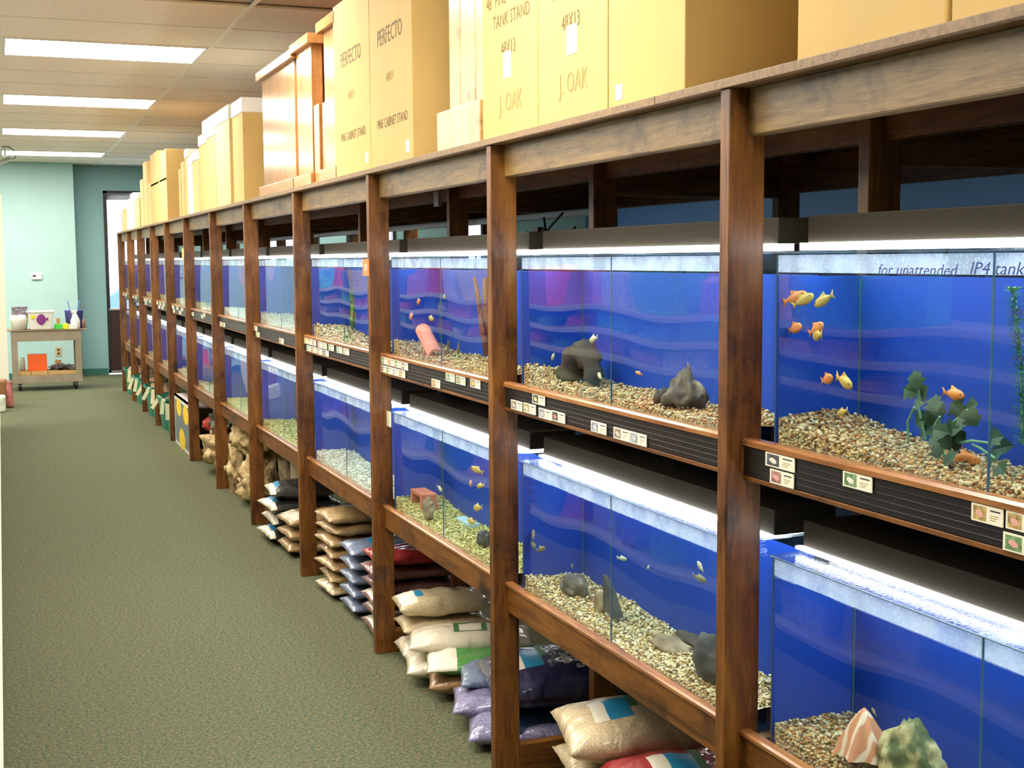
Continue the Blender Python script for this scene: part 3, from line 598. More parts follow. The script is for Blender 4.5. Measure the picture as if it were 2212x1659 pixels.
R_red = mat('terracotta', (.55, .16, .09), .7, var=.2, scale=30); R_slate = rmat('slate', [(.018, .018, .02), (.045, .045, .045), (.085, .08, .075)])
def rock(label, px, py, X, r, m, seed, cat='rock', name='rock', **k):
    c = onx(px, py, X); return single(name, label, cat, rockmesh(c, r, seed, **k), m, tuple(c), smooth=True)
# arch rock, bay 2 upper
c = onx(1262, 800, 1.49); am = MB(); pts = []; rad = []
for k in range(15):
    a = math.pi * k / 14; pts.append((c[0], c[1] - .055 * math.cos(a) * 1.15, c[2] - .03 + .075 * math.sin(a))); rad.append(.036 + .022 * math.cos(a) * -1 * (1 if a > 1.57 else .9) if False else (.052 - .030 * k / 14 + .006 * math.sin(k * 2.1)))
pts = [(p[0], 2 * c[1] - p[1], p[2]) for p in pts]
am.tube(pts, rad, 14); am.v = [tuple(Vector(v) + Vector((1, 1, 1)) * .006 * noise.noise(Vector(v) * 40)) for v in am.v]
single('rock_arch', 'dark arched rock with a hole on gravel in the upper second-bay aquarium', 'rock', am, R_dark, tuple(c), smooth=True)
rock('pointed pale-edged grey rock on gravel in the upper second-bay aquarium', 1482, 853, 1.47, (.045, .066, .066), rmat('brown_grey_rock', [(.05, .034, .02), (.11, .08, .05), (.18, .135, .09), (.45, .38, .28)], 26), 4, amp=.55, sharp=.95)
rock('small lumpy dark rock left of the pointed grey rock', 1437, 862, 1.45, (.025, .03, .025), R_dark, 9)
c = onx(927, 745, 1.45); tmb = MB(); n = 14
prof = [(math.cos(a) * .03, math.sin(a) * .03) for a in np.linspace(0, math.pi, n)]
for s in (0, 1):
    pass
vv = []; 
for u in (0, 1):
    for (dx, dz) in prof: vv.append((c[0] + dx, c[1] + .07 - .15 * u, c[2] + .045 - .085 * u + dz))
    for (dx, dz) in prof: vv.append((c[0] + dx * .8, c[1] + .07 - .15 * u, c[2] + .045 - .085 * u + dz * .8))
fs = []
for k in range(n - 1): fs += [(k, k + 1, 2 * n + k + 1, 2 * n + k), (n + k, 3 * n + k, 3 * n + k + 1, n + k + 1), (k, n + k, n + k + 1, k + 1), (2 * n + k, 2 * n + k + 1, 3 * n + k + 1, 3 * n + k)]
fs += [(0, 2 * n, 3 * n, n), (n - 1, 2 * n - 1, 4 * n - 1, 3 * n - 1)]
single('clay_tile', 'leaning pink terracotta half pipe in the upper third-bay aquarium', 'ornament', tmb.add(vv, fs), mat('pink_clay', (.75, .25, .17), .7, var=.15, scale=20), tuple(c), smooth=False)
rock('small white stone behind the leaning pink half pipe', 905, 737, 1.53, (.02, .025, .03), R_tan, 12)
rock('round tan and grey stone on the gravel of the lower second-bay aquarium', 1240, 1266, 1.47, (.035, .055, .036), R_grey, 21, amp=.25)
rock('flat brown stone beside the upright slate shard', 1300, 1303, 1.48, (.02, .035, .03), R_tan, 22, amp=.2)
c = onx(1322, 1290, 1.47); sl = MB().add([(c[0] - .01, c[1] + .035, c[2] + .055), (c[0] + .004, c[1] + .03, c[2] + .05), (c[0] - .012, c[1] + .03, c[2] - .04), (c[0] + .012, c[1] + .026, c[2] - .04), (c[0] - .012, c[1] - .045, c[2] - .045), (c[0] + .012, c[1] - .045, c[2] - .045), (c[0] - .01, c[1] - .01, c[2] + .02), (c[0] + .006, c[1] - .01, c[2] + .018)], [(0, 2, 4, 6), (1, 7, 5, 3), (0, 1, 3, 2), (4, 5, 7, 6), (0, 6, 7, 1), (2, 3, 5, 4)])
single('slate_shard', 'upright grey slate shard leaning in the lower second-bay aquarium', 'rock', sl, R_slate, tuple(c))
rock('flat brown slab of rock left of the dark block, lower second bay', 1450, 1398, 1.50, (.04, .09, .022), R_tan, 31, amp=.3)
rock('dark reddish rock behind the dark block, lower second bay', 1500, 1392, 1.55, (.03, .09, .025), R_dark, 33, amp=.3)
rock('large dark block of rock beside the post, lower second bay', 1540, 1425, 1.46, (.035, .075, .055), R_slate, 35, amp=.25)
# striped cone shell-rock
c = onx(1866, 1590, 1.45); cm = MB(); pr = []; n = 28; vs = []
for j in range(9):
    t_ = j / 8; r_ = .047 * (1 - t_) ** .8 + .002
    for k in range(n):
        a = 2 * math.pi * k / n + t_ * .5; rr = r_ * (1 + .16 * math.cos(a * 7)); vs.append((c[0] + rr * math.cos(a), c[1] + rr * math.sin(a) * 1.15, c[2] - .032 + .085 * t_))
cm.add(vs, [(j * n + k, j * n + (k + 1) % n, (j + 1) * n + (k + 1) % n, (j + 1) * n + k) for j in range(8) for k in range(n)] + [tuple(8 * n + k for k in range(n))])
m, nt, b = newmat('striped_terracotta'); tc = N(nt, 'ShaderNodeTexCoord'); wv = N(nt, 'ShaderNodeTexWave'); wv.inputs['Scale'].default_value = 14; wv.inputs['Distortion'].default_value = 4; wv.bands_direction = 'Y'
L(nt, tc.outputs['Object'], wv.inputs['Vector']); L(nt, ramp(nt, wv.outputs[1], [(.5, (.62, .25, .12)), (.85, (.8, .62, .45))]), b.inputs['Base Color']); b.inputs['Roughness'].default_value = .7
single('shell', 'pointed orange shell with pale stripes in the lower first-bay aquarium', 'shell', cm, m, tuple(c), smooth=True)
rock('mossy green and cream rock beside the orange shell', 1970, 1640, 1.46, (.045, .075, .065), R_moss, 41, amp=.35, sharp=.5)
# lower bay 3: brick cave, plates
c = onx(915, 1080, 1.47); cv = MB().box(c[0] - .03, c[0] + .03, c[1] - .075, c[1] + .075, c[2] + .02, c[2] + .035)
cv.box(c[0] - .03, c[0] + .03, c[1] + .05, c[1] + .075, c[2] - .04, c[2] + .02).box(c[0] - .03, c[0] + .03, c[1] - .075, c[1] - .045, c[2] - .04, c[2] + .02)
single('brick_cave', 'small cave of reddish brick pieces in the lower third-bay aquarium', 'ornament', cv, R_red, tuple(c), bevel=.003)
rock('speckled brown stone leaning on the brick cave', 925, 1100, 1.43, (.02, .04, .04), R_tan, 51)
rock('moss covered stone left of the brick cave', 885, 1075, 1.48, (.02, .03, .03), R_moss, 52)
c = onx(1010, 1135, 1.54); single('plastic_box', 'pale translucent plastic box in the lower third-bay aquarium', 'box', MB().box(c[0] - .02, c[0] + .02, c[1] - .075, c[1] + .075, c[2] - .035, c[2] + .02), mat('pale_plastic', (.45, .62, .66), .4), tuple(c), bevel=.004)
rock('dark jagged stone right of the pale plastic box', 1045, 1165, 1.45, (.02, .03, .03), R_slate, 53, amp=.5)
# lower bay 4
rock('dark hollow stump ornament in the lower fourth-bay aquarium', 740, 1035, 1.46, (.03, .05, .045), R_dark, 61, amp=.25, cat='ornament', name='stump')
rock('white shell piece on the dark stump', 733, 1018, 1.45, (.02, .055, .008), M['white'], 62, cat='shell', name='shell')
rock('pointed brown rock right of the hollow stump', 777, 1055, 1.44, (.02, .05, .055), R_tan, 63, sharp=.9)
rock('tan pointed rock in the lower fifth-bay aquarium', 618, 948, 1.46, (.03, .06, .05), R_tan, 64, sharp=.8)
rock('white mossy rock beside the tan pointed rock', 628, 965, 1.43, (.03, .07, .03), R_moss, 65)
rock('brown rock column in the lower ninth-bay aquarium', 390, 800, 1.46, (.03, .1, .07), R_tan, 66, sharp=.5)
# plants
def leafmesh(base, tip, wd, up, seg=6, lobes=0, fold=.25):
    b, t = Vector(base), Vector(tip); d = t - b; s = d.cross(Vector(up)).normalized(); n = s.cross(d).normalized(); vs = []; fs = []
    for k in range(seg + 1):
        u = k / seg; w_ = wd * math.sin(math.pi * (u ** .8)) * (1 + (lobes * .35 * math.cos(u * 18) if lobes else 0)) + .0003
        c = b + d * u - n * (.25 * d.length * u * u)
        vs += [c - s * w_ + n * w_ * fold, c, c + s * w_ + n * w_ * fold]
    for k in range(seg):
        for j in range(2): fs.append((3 * k + j, 3 * k + j + 1, 3 * k + j + 4, 3 * k + j + 3))
    return vs, fs
G_dark = mat('dark_leaf', (.012, .055, .014), .6, var=.5, scale=50); G_vein = mat('pale_stem', (.18, .42, .22), .4); G_bright = mat('bright_leaf', (.35, .62, .06), .4)
pl = thing('leafy_plant', 'dark green ivy-like plant standing in the upper first-bay aquarium', 'plant', tuple(onx(2040, 960, 1.47)))
stems = [((1962, 955), (1975, 880)), ((2000, 950), (1985, 830)), ((2020, 960), (2030, 900)), ((2035, 965), (2090, 885)), ((2060, 960), (2160, 960)), ((2040, 990), (2040, 930)), ((2100, 960), (2150, 990))]
for (a, b_) in stems:
    p, q = onx(*a, 1.48), onx(*b_, 1.46); part('stem', pl, MB().tube([tuple(p), tuple((p + q) / 2 + np.array((0, .01, .005))), tuple(q)], .0022, 6), G_vein)
lv = [(1978, 820), (1968, 845), (1995, 850), (1985, 865), (2018, 870), (2030, 885), (2010, 905), (1998, 930), (2030, 930), (2055, 925), (2070, 885), (2095, 880), (2080, 905), (2045, 955), (2065, 960), (2025, 970), (2050, 990), (2150, 945), (2165, 965), (2145, 985), (2160, 1010), (2020, 945), (2070, 940), (1990, 905), (2100, 900)]
for k, (px, py) in enumerate(lv):
    c = Vector(onx(px, py, 1.45 + .012 * (k % 4))); a = random.uniform(0, 6.28); d = Vector((random.uniform(-.2, .2), math.cos(a), math.sin(a) * .8)).normalized() * random.uniform(.028, .040)
    v, f = leafmesh(c - d * .5, c + d * .5, .016, (-1, random.uniform(-.3, .3), .4), 8, 1); part('leaf', pl, MB().add(v, f), G_dark)
fp = thing('feathery_plant', 'tall feathery green plant at the right in the upper first-bay aquarium', 'plant', tuple(onx(2212, 980, 1.46)))
sm = MB(); pts = [tuple(onx(x, y, 1.46)) for x, y in ((2190, 632), (2196, 700), (2205, 780), (2208, 860), (2210, 960))]; sm.tube(pts, .0022, 6); part('stem', fp, sm, G_vein)
fm = MB()
for k in range(70):
    u = k / 69 * 3.999; j = int(u); p = Vector(pts[j]).lerp(Vector(pts[j + 1]), u - j)
    for q in range(7):
        a = 2 * math.pi * (q + random.random()) / 7; d = Vector((math.cos(a) * .7, math.sin(a), random.uniform(.1, .7))).normalized() * random.uniform(.014, .022)
        v, f = leafmesh(p, p + d, .0016, (0, .1, 1), 2); fm.add(v, f)
part('foliage', fp, fm, mat('feather_leaf', (.10, .34, .14), .5, var=.4, scale=30), kind='stuff')
tp = MB()
for q in range(9):
    a = 2 * math.pi * q / 9; p = Vector(pts[0]); v, f = leafmesh(p, p + Vector((math.cos(a) * .012, math.sin(a) * .012, .012)), .004, (0, .1, 1), 3); tp.add(v, f)
part('tip', fp, tp, G_bright)
# plants of far tanks and driftwood stick (upper bay 3)
def tuft(label, px, py, X, h, wd, n, col):
    c = Vector(onx(px, py, X)); t = thing('tank_plant', label, 'plant', tuple(c)); mb = MB()
    for k in range(n):
        a = random.uniform(0, 6.28); v, f = leafmesh(c, c + Vector((math.cos(a) * wd * .5, math.sin(a) * wd, h * random.uniform(.5, 1))), wd * .14, (math.cos(a), math.sin(a), .3), 5); mb.add(v, f)
    part('foliage', t, mb, mat('tuft_leaf', col, .5, var=.3, scale=40), kind='stuff'); return t
tuft('bushy green plant in the upper fourth-bay aquarium', 762, 715, 1.47, .20, .06, 26, (.14, .28, .06))
tuft('pale green plant in the lower sixth-bay aquarium', 512, 905, 1.46, .13, .08, 20, (.25, .38, .10))
tuft('small brown grass tuft by the pink half pipe', 968, 765, 1.5, .07, .02, 7, (.3, .24, .08))
tuft('small brown tuft near the post in the upper third bay', 990, 768, 1.5, .05, .02, 6, (.3, .24, .08))
dw = MB(); dw.tube([tuple(onx(1052, 765, 1.5)), tuple(onx(1040, 700, 1.5)), tuple(onx(1032, 640, 1.5)), tuple(onx(1025, 600, 1.5))], [.012, .01, .008, .006], 8)
dw.tube([tuple(onx(1060, 760, 1.52)), tuple(onx(1050, 690, 1.52)), tuple(onx(1048, 600, 1.52))], [.014, .012, .009], 8)
single('driftwood', 'thin red brown driftwood standing in the upper third-bay aquarium', 'driftwood', dw, mat('red_driftwood', (.16, .05, .035), .8, var=.3, scale=40), tuple(onx(1052, 765, 1.5)), smooth=True)
# ------------------------------------------------------------------ boxes on top
ZT = 1.895
def yat(px, py): return float(onx(px, py, 1.34)[1])
def carton(label, ya, yb, z1, depth=1.0, m='card', x0=1.34, name='carton', z0=ZT, lidh=0, lm='white', texts=(), stickers=(), group='cartons on the rack', gap=.002, tilt=0):
    t = thing(name, label, 'box', (x0, (ya + yb) / 2, z0), group)
    body = MB().box(x0, x0 + depth, ya + gap, yb - gap, z0, z1 - lidh * .9)
    part('body', t, body, M[m], bevel=.003)
    if lidh: part('lid', t, MB().box(x0 - .004, x0 + depth + .004, ya - .002, yb + .002, z1 - lidh, z1), M[lm], 'white lid' if lm == 'white' else None, bevel=.002)
    fl = MB().box(x0 - .0006, x0, (ya + yb) / 2 - .001, (ya + yb) / 2 + .001, z0, z0 + .0)
    for (s, size, dy, z, fa, sx) in texts:
        tm = MB(); text_on_x(tm, s, size, x0 - .0008, (ya + yb) / 2 + dy, z, sx=sx); part('print', t, tm, M['inkf'] if fa else M['ink'], kind='stuff')
    for (y, z, a, b_) in stickers:
        st = part('sticker', t, MB().box(x0 - .001, x0, y - a, y + a, z - b_, z + b_), M['white'])
    return t
yD0, yD1 = yat(2048, 65), 2.019
carton('plain kraft carton cut by the top right corner', .95, yD0 - .004, 2.62)
carton('large plain kraft carton standing alone left of the corner carton', yD0 + .004, yD1, 2.62)
ta = lambda zoff=0: (('PERFECTO', .088, 0.04, 2.36 + zoff, 0, .78), ('48" PINE CABINET', .052, .0, 2.276 + zoff, 0, .82), ('TANK STAND', .052, -.02, 2.216 + zoff, 0, .86), ('48X13', .055, 0, 2.135 + zoff, 0, .75), ('J. OAK', .075, -.015, 1.985 + zoff, 1, .8))
carton('kraft carton with a small sticker low on its face, nearest the gap', 2.425, 2.795, 2.62, stickers=((2.735, 1.93, .017, .018), (2.62, 2.27, .028, .028)))
carton('kraft carton printed TANK STAND 48X13 with a white sticker, beside the plain one', 2.795, 3.218, 2.62, texts=ta(.0), stickers=((3.0, 2.09, .032, .036),))
carton('kraft carton printed TANK STAND 48X13 next to the bare pine stand', 3.218, 3.645, 2.62, texts=ta(.0), stickers=((3.44, 2.09, .03, .036),))
pe = lambda: (('PERFECTO', .085, 0, 2.36, 0, .80), ('48X15', .045, 0, 2.21, 1, .8), ('PINE CABINET STAND', .048, -.02, 2.05, 0, .82))
t = carton('kraft carton printed PERFECTO PINE CABINET STAND, right of the pair', 4.336, 4.881, 2.66, texts=pe(), stickers=((4.40, 1.945, .02, .02),))
t = carton('kraft carton printed PERFECTO PINE CABINET STAND, left of the pair', 4.881, 5.449, 2.60, texts=pe(), stickers=((4.94, 1.945, .02, .02),))
# pine stand
t = thing('pine_stand', 'unpacked knotty pine cabinet stand between the printed cartons', 'cabinet', (1.34, 3.85, ZT))
yy = [3.98, 3.872, 3.735, 3.655]
for k in range(3): part('plank', t, MB().box(1.352, 1.37, yy[k + 1] + .002, yy[k] - .002, ZT, 2.62), M['pine'], bevel=.003)
part('side_panel', t, MB().box(1.37, 2.3, 3.655, 3.975, ZT, 2.62), M['pine'])
part('base_trim', t, MB().box(1.334, 1.352, 3.652, 4.056, ZT, 2.02), M['pine'], bevel=.003)
# oak cabinets
def cabinet(label, ya, yb, z1, x0=1.36, depth=.9, m='oak'):
    t = thing('oak_cabinet', label, 'cabinet', (x0, (ya + yb) / 2, ZT), 'oak cabinets on the rack')
    part('side_panel', t, MB().box(x0, x0 + .02, ya, yb, ZT, z1), M[m]); part('carcass', t, MB().box(x0 + .02, x0 + .05, ya, ya + .02, ZT, z1).box(x0 + .02, x0 + depth, yb - .02, yb, ZT, z1).box(x0 + .02, x0 + depth, ya, yb, ZT, ZT + .03).box(x0 + depth - .02, x0 + depth, ya, yb, ZT, z1), M['oaktrim'])
    part('top_trim', t, MB().box(x0 - .025, x0 + depth, ya - .03, yb + .05, z1 - .045, z1), M['oaktrim'], bevel=.003)
    part('base_trim', t, MB().box(x0 - .02, x0, ya - .03, yb + .05, ZT, ZT + .055), M['oaktrim'], bevel=.003); return t
cabinet('glossy oak cabinet stand tucked against the printed cartons', 5.46, 5.70, 2.585)
cabinet('narrow glossy oak cabinet stand, middle of three', 5.95, 6.26, 2.575)
cabinet('wide glossy oak cabinet stand, left of three', 6.32, 7.14, 2.56)
single('oak_board', 'short oak board leaning between the oak cabinets', 'board', MB().box(1.37, 1.9, 5.74, 5.80, ZT, 2.25).box(1.36, 1.9, 5.82, 5.92, ZT, 2.25), M['oaktrim'], (1.4, 5.8, ZT), bevel=.003)
single('oak_board', 'orange oak board standing beside the white-lidded carton', 'board', MB().box(1.42, 1.9, 7.28, 7.44, ZT, 2.37).box(1.42, 1.9, 7.20, 7.27, ZT, 2.37), M['oaktrim'], (1.4, 7.3, ZT), bevel=.003)
def cz(px, py): return float(onx(px, py, 1.34)[2])
wt_ = (('48" X', .05, 0, 0, 0, 1),)
def lidtext(t, y, z, x):
    for s, dz, sz in (('48" X', .0, .05), ('TOP', -.045, .022)):
        tm = MB(); vs, fs = text_geo(s, sz); tm.add([(x + u, y, z + dz + v) for u, v in vs], fs); part('print', t, tm, M['dark'], kind='stuff')
A = carton('tall carton with a white lid reading 48" X beside the oak board', yat(528, 430), yat(506, 435), 2.49, .5, lidh=.085, m='card'); lidtext(A, yat(528, 430) - .004, 2.45, 1.60)
A = carton('second tall carton with a wide white lid', yat(499, 436), yat(469, 443), 2.50, .5, lidh=.085, m='card2'); lidtext(A, yat(499, 436) - .004, 2.455, 1.60)
part('lid', A, MB().box(1.335, 1.84, yat(469, 443), yat(457, 446) + .3, 2.42, 2.50), M['white'])
carton('kraft carton with a small white dot under two white lids', yat(468, 443), yat(450, 448), 2.44, .5, lidh=.07)
carton('kraft carton at the far side of the two white lids', yat(450, 448), yat(433, 452), 2.42, .5, lidh=.07)
far = [('white-topped leaning carton', 430, 418, 330, .06, 'card2'), ('bent pale carton flap', 418, 408, 340, .06, 'white'), ('slim white carton', 408, 402, 322, .06, 'card2'), ('slim kraft carton with tape', 401, 393, 350, 0, 'card'), ('slim brown carton', 392, 388, 365, 0, 'card'),
       ('wide kraft carton on the lower layer', 362, 328, 398, 0, 'card'), ('narrow pale kraft carton', 327, 321, 395, 0, 'card2'), ('tall slim pale carton', 320, 312, 350, 0, 'card2'), ('short slim pale carton', 311, 305, 388, 0, 'card2'),
       ('stepped white carton by the pale crate', 302, 292, 422, .05, 'card2'), ('blue translucent crate with a pale lid', 291, 284, 418, .05, 'white'), ('low white carton near the rack end', 283, 275, 432, .04, 'white'), ('lower white carton near the rack end', 274, 266, 446, .04, 'card2'), ('last small white carton at the rack end', 262, 253, 460, 0, 'white')]
for (lb, pl_, pr, pt, lh, mm) in far:
    yy0 = yat(pl_, 450 + (430 - pl_) * .23); yy1 = yat(pr, 450 + (430 - pr) * .23)
    if pl_ < 325: yy0 = min(yy0, 16.0); yy1 = min(yy1, 16.24)
    yy0, yy1 = min(yy0, yy1), max(yy0, yy1)
    carton(lb + ' standing on the far part of the rack', yy0, max(yy1, yy0 + .08), float(onx(pr, pt, 1.34)[2]), .45, m=mm, lidh=lh, group='far cartons on the rack')
zc = cz(340, 398)
carton('wide kraft carton stacked on the lower wide one', yat(345, 470), yat(328, 474), cz(328, 333), .45, z0=zc + .003, group='far cartons on the rack')
carton('dark open carton beside the stacked wide ones', yat(362, 466), yat(347, 469), cz(362, 318), .45, z0=zc + .003, group='far cartons on the rack')
# ------------------------------------------------------------------ floor bags
def bagmat(name, col, speck=None, rough=.28):
    m, nt, b = newmat(name); tc = N(nt, 'ShaderNodeTexCoord'); v = N(nt, 'ShaderNodeTexNoise'); v.inputs['Scale'].default_value = 260; v.inputs['Detail'].default_value = 2
    L(nt, tc.outputs['Object'], v.inputs['Vector']); s2 = speck or tuple(c * .55 for c in col)
    L(nt, ramp(nt, v.outputs[0], [(.38, s2), (.58, col)]), b.inputs['Base Color']); b.inputs['Roughness'].default_value = .5
    b.inputs['Coat Weight'].default_value = 0.8; b.inputs['Coat Roughness'].default_value = rough * .6
    n = N(nt, 'ShaderNodeTexNoise'); n.inputs['Scale'].default_value = 11; n.inputs['Detail'].default_value = 2; n.inputs['Distortion'].default_value = .6; L(nt, tc.outputs['Object'], n.inputs['Vector'])
    bp = N(nt, 'ShaderNodeBump'); bp.inputs['Strength'].default_value = .7; bp.inputs['Distance'].default_value = .022; L(nt, n.outputs[0], bp.inputs['Height']); L(nt, bp.outputs[0], b.inputs['Normal']); L(nt, bp.outputs[0], b.inputs['Coat Normal'])
    return m
BM = {'sand': bagmat('sand_bag', (.66, .54, .34), (.42, .33, .19)), 'white': bagmat('white_bag', (.74, .68, .54), (.62, .54, .4)), 'red': bagmat('red_bag', (.42, .02, .03), (.2, .01, .015), .2), 'navy': bagmat('navy_bag', (.02, .022, .09), (.008, .008, .03)),
      'purple': bagmat('clear_purple_bag', (.30, .29, .45), (.10, .09, .22), .12), 'bluebag': bagmat('bluegrey_bag', (.20, .26, .38), (.10, .13, .22)), 'tan': bagmat('tan_bag', (.50, .34, .17), (.3, .19, .08)), 'black': bagmat('black_bag', (.03, .03, .028), (.01, .01, .01), .12),
      'green': bagmat('green_bag', (.10, .36, .07), (.03, .16, .03)), 'dkred': bagmat('dark_red_gravel_bag', (.30, .14, .12), (.06, .015, .015), .15), 'brown': bagmat('brown_clear_bag', (.45, .25, .12), (.3, .15, .06)), 'dkblue': bagmat('dark_blue_bag', (.02, .06, .16), (.01, .02, .05))}
M['pblue'] = mat('print_blue', (.02, .22, .42), .35); M['pwhite'] = mat('print_cream', (.75, .70, .58), .4); M['pgreen'] = mat('print_green', (.05, .16, .05), .5); M['pyel'] = mat('print_yellow', (.8, .62, .02), .4)
def pil(u, v, H):
    a = max(0, 1 - abs(u) ** 3.0); b = max(0, 1 - abs(v) ** 2.6)
    return H * .5 * (a ** .55) * (b ** .5)
def bag(label, cx, cyy, cz_, Lx, Wy, Hh, yaw, m, decal=None, seed=0, txt=None, cat='bag', name='gravel_bag', group=None, pitch=0):
    nu, nv = 26, 18; vs = []; c, s = math.cos(yaw), math.sin(yaw); cp, sp = math.cos(pitch), math.sin(pitch)
    def pt(u, v, side):
        h = pil(u, v, Hh) * side
        wv = .010 * noise.noise(Vector((u * 2.6 + seed, v * 2.2, side * 2 + seed))) + .006 * noise.noise(Vector((u * 7 + seed * 2, v * 4, side))) * (abs(u) ** 1.5 + .3)
        k = min(1, h / (Hh * .2) * side) if Hh else 0
        x = u * Lx / 2 * (1 - .03 * (1 - v * v)) ; y = v * Wy / 2 * (1 - .07 * (1 - abs(u) ** 3)) ; z = h + wv * max(k, .35)
        if side < 0: z = max(z, -Hh * .42)
        x, z = x * cp - z * sp, x * sp + z * cp
        return (cx + x * c - y * s, cyy + x * s + y * c, cz_ + z)
    fs = []; mi = []
    def cu(t): return math.copysign(1 - (1 - abs(t)) ** 1.6, t) if False else math.sin(t * math.pi / 2) * .35 + t * .65
    idx = {}
    for side in (1, -1):
        for a in range(nu + 1):
            for b_ in range(nv + 1):
                rim = a in (0, nu) or b_ in (0, nv)
                if rim and side == -1: continue
                idx[(side, a, b_)] = len(vs); vs.append(pt(cu(2 * a / nu - 1), cu(2 * b_ / nv - 1), side))
    g = lambda sd, a, b_: idx.get((sd, a, b_), idx.get((1, a, b_)))
    for side in (1, -1):
        for a in range(nu):
            for b_ in range(nv):
                q = (g(side, a, b_), g(side, a + 1, b_), g(side, a + 1, b_ + 1), g(side, a, b_ + 1)); fs.append(q if side == 1 else q[::-1])
                u = cu(2 * (a + .5) / nu - 1); v = cu(2 * (b_ + .5) / nv - 1); k = 0
                if side == 1 and decal:
                    for (u0, u1, v0, v1, w_) in decal:
                        if u0 <= u <= u1 and v0 <= v <= v1: k = w_
                mi.append(k)
    o = single(name, label, cat, MB().add(vs, fs, mi), [BM[m], M['pwhite'], M['pblue'], M['pgreen'], M['pyel'], BM['white']], (cx, cyy, cz_ - Hh * .4), group, smooth=True)
    if txt:
        tmb = MB()
        for (s_, size, u0, v0, dirn) in txt:
            tv, tf = text_geo(s_, size, .012); pts = []
            for (a, b_) in tv:
                uu = u0 + (b_ if dirn else a) / (Lx / 2); vv = v0 + (-a if dirn else b_) / (Wy / 2)
                p = pt(max(-.97, min(.97, uu)), max(-.97, min(.97, vv)), 1); pts.append((p[0], p[1], p[2] + .0035))
            tmb.add(pts, tf)
        part('print', o, tmb, M['dark'] if m not in ('red', 'navy') else M['white'])
    return o
DEC = [(-.66, -.54, -.5, .45, 1), (-.54, -.30, -.5, .35, 2), (-.3, -.14, -.1, .8, 3)]
# bay 2
bag('cream sand bag with a blue and white panel, topmost of its stack, second bay', 1.60, 3.05, .285, .52, .34, .14, -.25, 'sand', DEC, 1)
bag('cream sand bag under the topmost one, second bay', 1.62, 3.07, .175, .52, .34, .11, -.22, 'sand', None, 2)
bag('cream sand bag on the floor under the stack, second bay', 1.60, 3.08, .065, .50, .34, .11, -.18, 'white', None, 3)
bag('glossy red gravel bag with a yellow seal beside the sand bags', 1.62, 2.70, .245, .56, .40, .15, -.22, 'red', DEC + [(.04, .17, -.72, -.42, 4)], 4, txt=[('Spectra', .05, -.04, -.35, True), ('Reef', .04, -.17, -.62, True)])
bag('red gravel bag lying under the glossy red one', 1.64, 2.72, .10, .54, .40, .14, -.2, 'red', None, 5)
# bay 3
bag('navy gravel bag with a blue and white panel and yellow seal, behind the second post', 1.66, 3.83, .185, .50, .40, .16, -.2, 'navy', DEC + [(.34, .48, -.6, -.3, 4)], 6, txt=[('Spectra', .055, .20, -.3, True), ('Stone', .045, .04, -.3, True)])
bag('dark blue bag under the navy gravel bag', 1.68, 3.85, .06, .50, .38, .11, -.15, 'dkblue', [(-.9, .9, .3, .6, 2)], 7)
bag('clear purple gravel bag on the floor edge, nearest the post', 1.52, 3.80, .045, .36, .26, .08, -.35, 'purple', None, 8)
bag('clear purple gravel bag overlapping the nearest one', 1.53, 3.98, .075, .36, .26, .08, -.35, 'purple', None, 9)
bag('clear blue gravel bag above the purple ones', 1.60, 4.08, .125, .38, .24, .07, -.3, 'bluebag', None, 10)
bag('green plant soil bag with a white end panel', 1.58, 4.27, .125, .46, .26, .06, -.28, 'green', [(-1, -.52, -1, 1, 1)], 11)
bag('brown soil bag under the green plant bag', 1.58, 4.28, .06, .44, .25, .09, -.28, 'brown', None, 12)
bag('white sand bag printed with a logo in an oval, third bay', 1.57, 4.45, .155, .46, .25, .09, -.3, 'white', [(-.25, .28, -.55, .55, 3), (-.17, .2, -.35, .35, 1)], 13, txt=[('Arena', .07, .42, -.1, True)])
bag('white sand bag under the one with the oval logo', 1.56, 4.46, .065, .46, .25, .09, -.25, 'white', None, 14)
bag('cream sand bag with a teal patch, topmost of the small pair, third bay', 1.53, 4.66, .245, .36, .22, .09, -.12, 'sand', [(-.95, -.62, -.8, .8, 1), (-.62, -.42, -.5, .3, 2)], 15, txt=[('Reef', .04, .3, .1, True)])
bag('cream sand bag below the topmost, third bay', 1.54, 4.66, .165, .36, .22, .075, -.1, 'sand', None, 16)
bag('cream sand bag at the bottom of the small stack, third bay', 1.55, 4.70, .06, .36, .2, .11, -.1, 'white', None, 17)
# bay 4: stacks
for k in range(6):
    bag('dark red gravel bag in the stack behind the third post, layer %s' % ['bottom', 'second', 'third', 'fourth', 'fifth', 'top'][k], 1.55 + .01 * (k % 2), 5.13, .04 + .058 * k, .38, .30, .062, -.08 + .05 * random.random(), 'red' if k == 5 else 'dkred',
        [(-.95, -.45, -.8, .8, 5)] if k < 3 else None, 20 + k, group='red gravel bags stacked behind the third post')
for k in range(5):
    bag('blue-grey gravel bag in the stack beside the red ones, layer %s' % ['bottom', 'second', 'third', 'fourth', 'top'][k], 1.55, 5.50, .04 + .062 * k, .38, .26, .064, -.05 + .05 * random.random(), 'bluebag', [(-.45, -.3, -.5, .5, 2)] if k == 4 else None, 30 + k, group='blue gravel bags in the fourth bay')
for k in range(7):
    bag('tan gravel bag in the stack beside the fourth post, layer %s' % ['bottom', 'second', 'third', 'fourth', 'fifth', 'sixth', 'top'][k], 1.52 + .012 * (k % 2), 5.86, .035 + .056 * k, .36, .30, .062, random.uniform(-.15, .1), 'tan' if k != 0 else 'sand', None, 40 + k, group='tan gravel bags in the fourth bay')
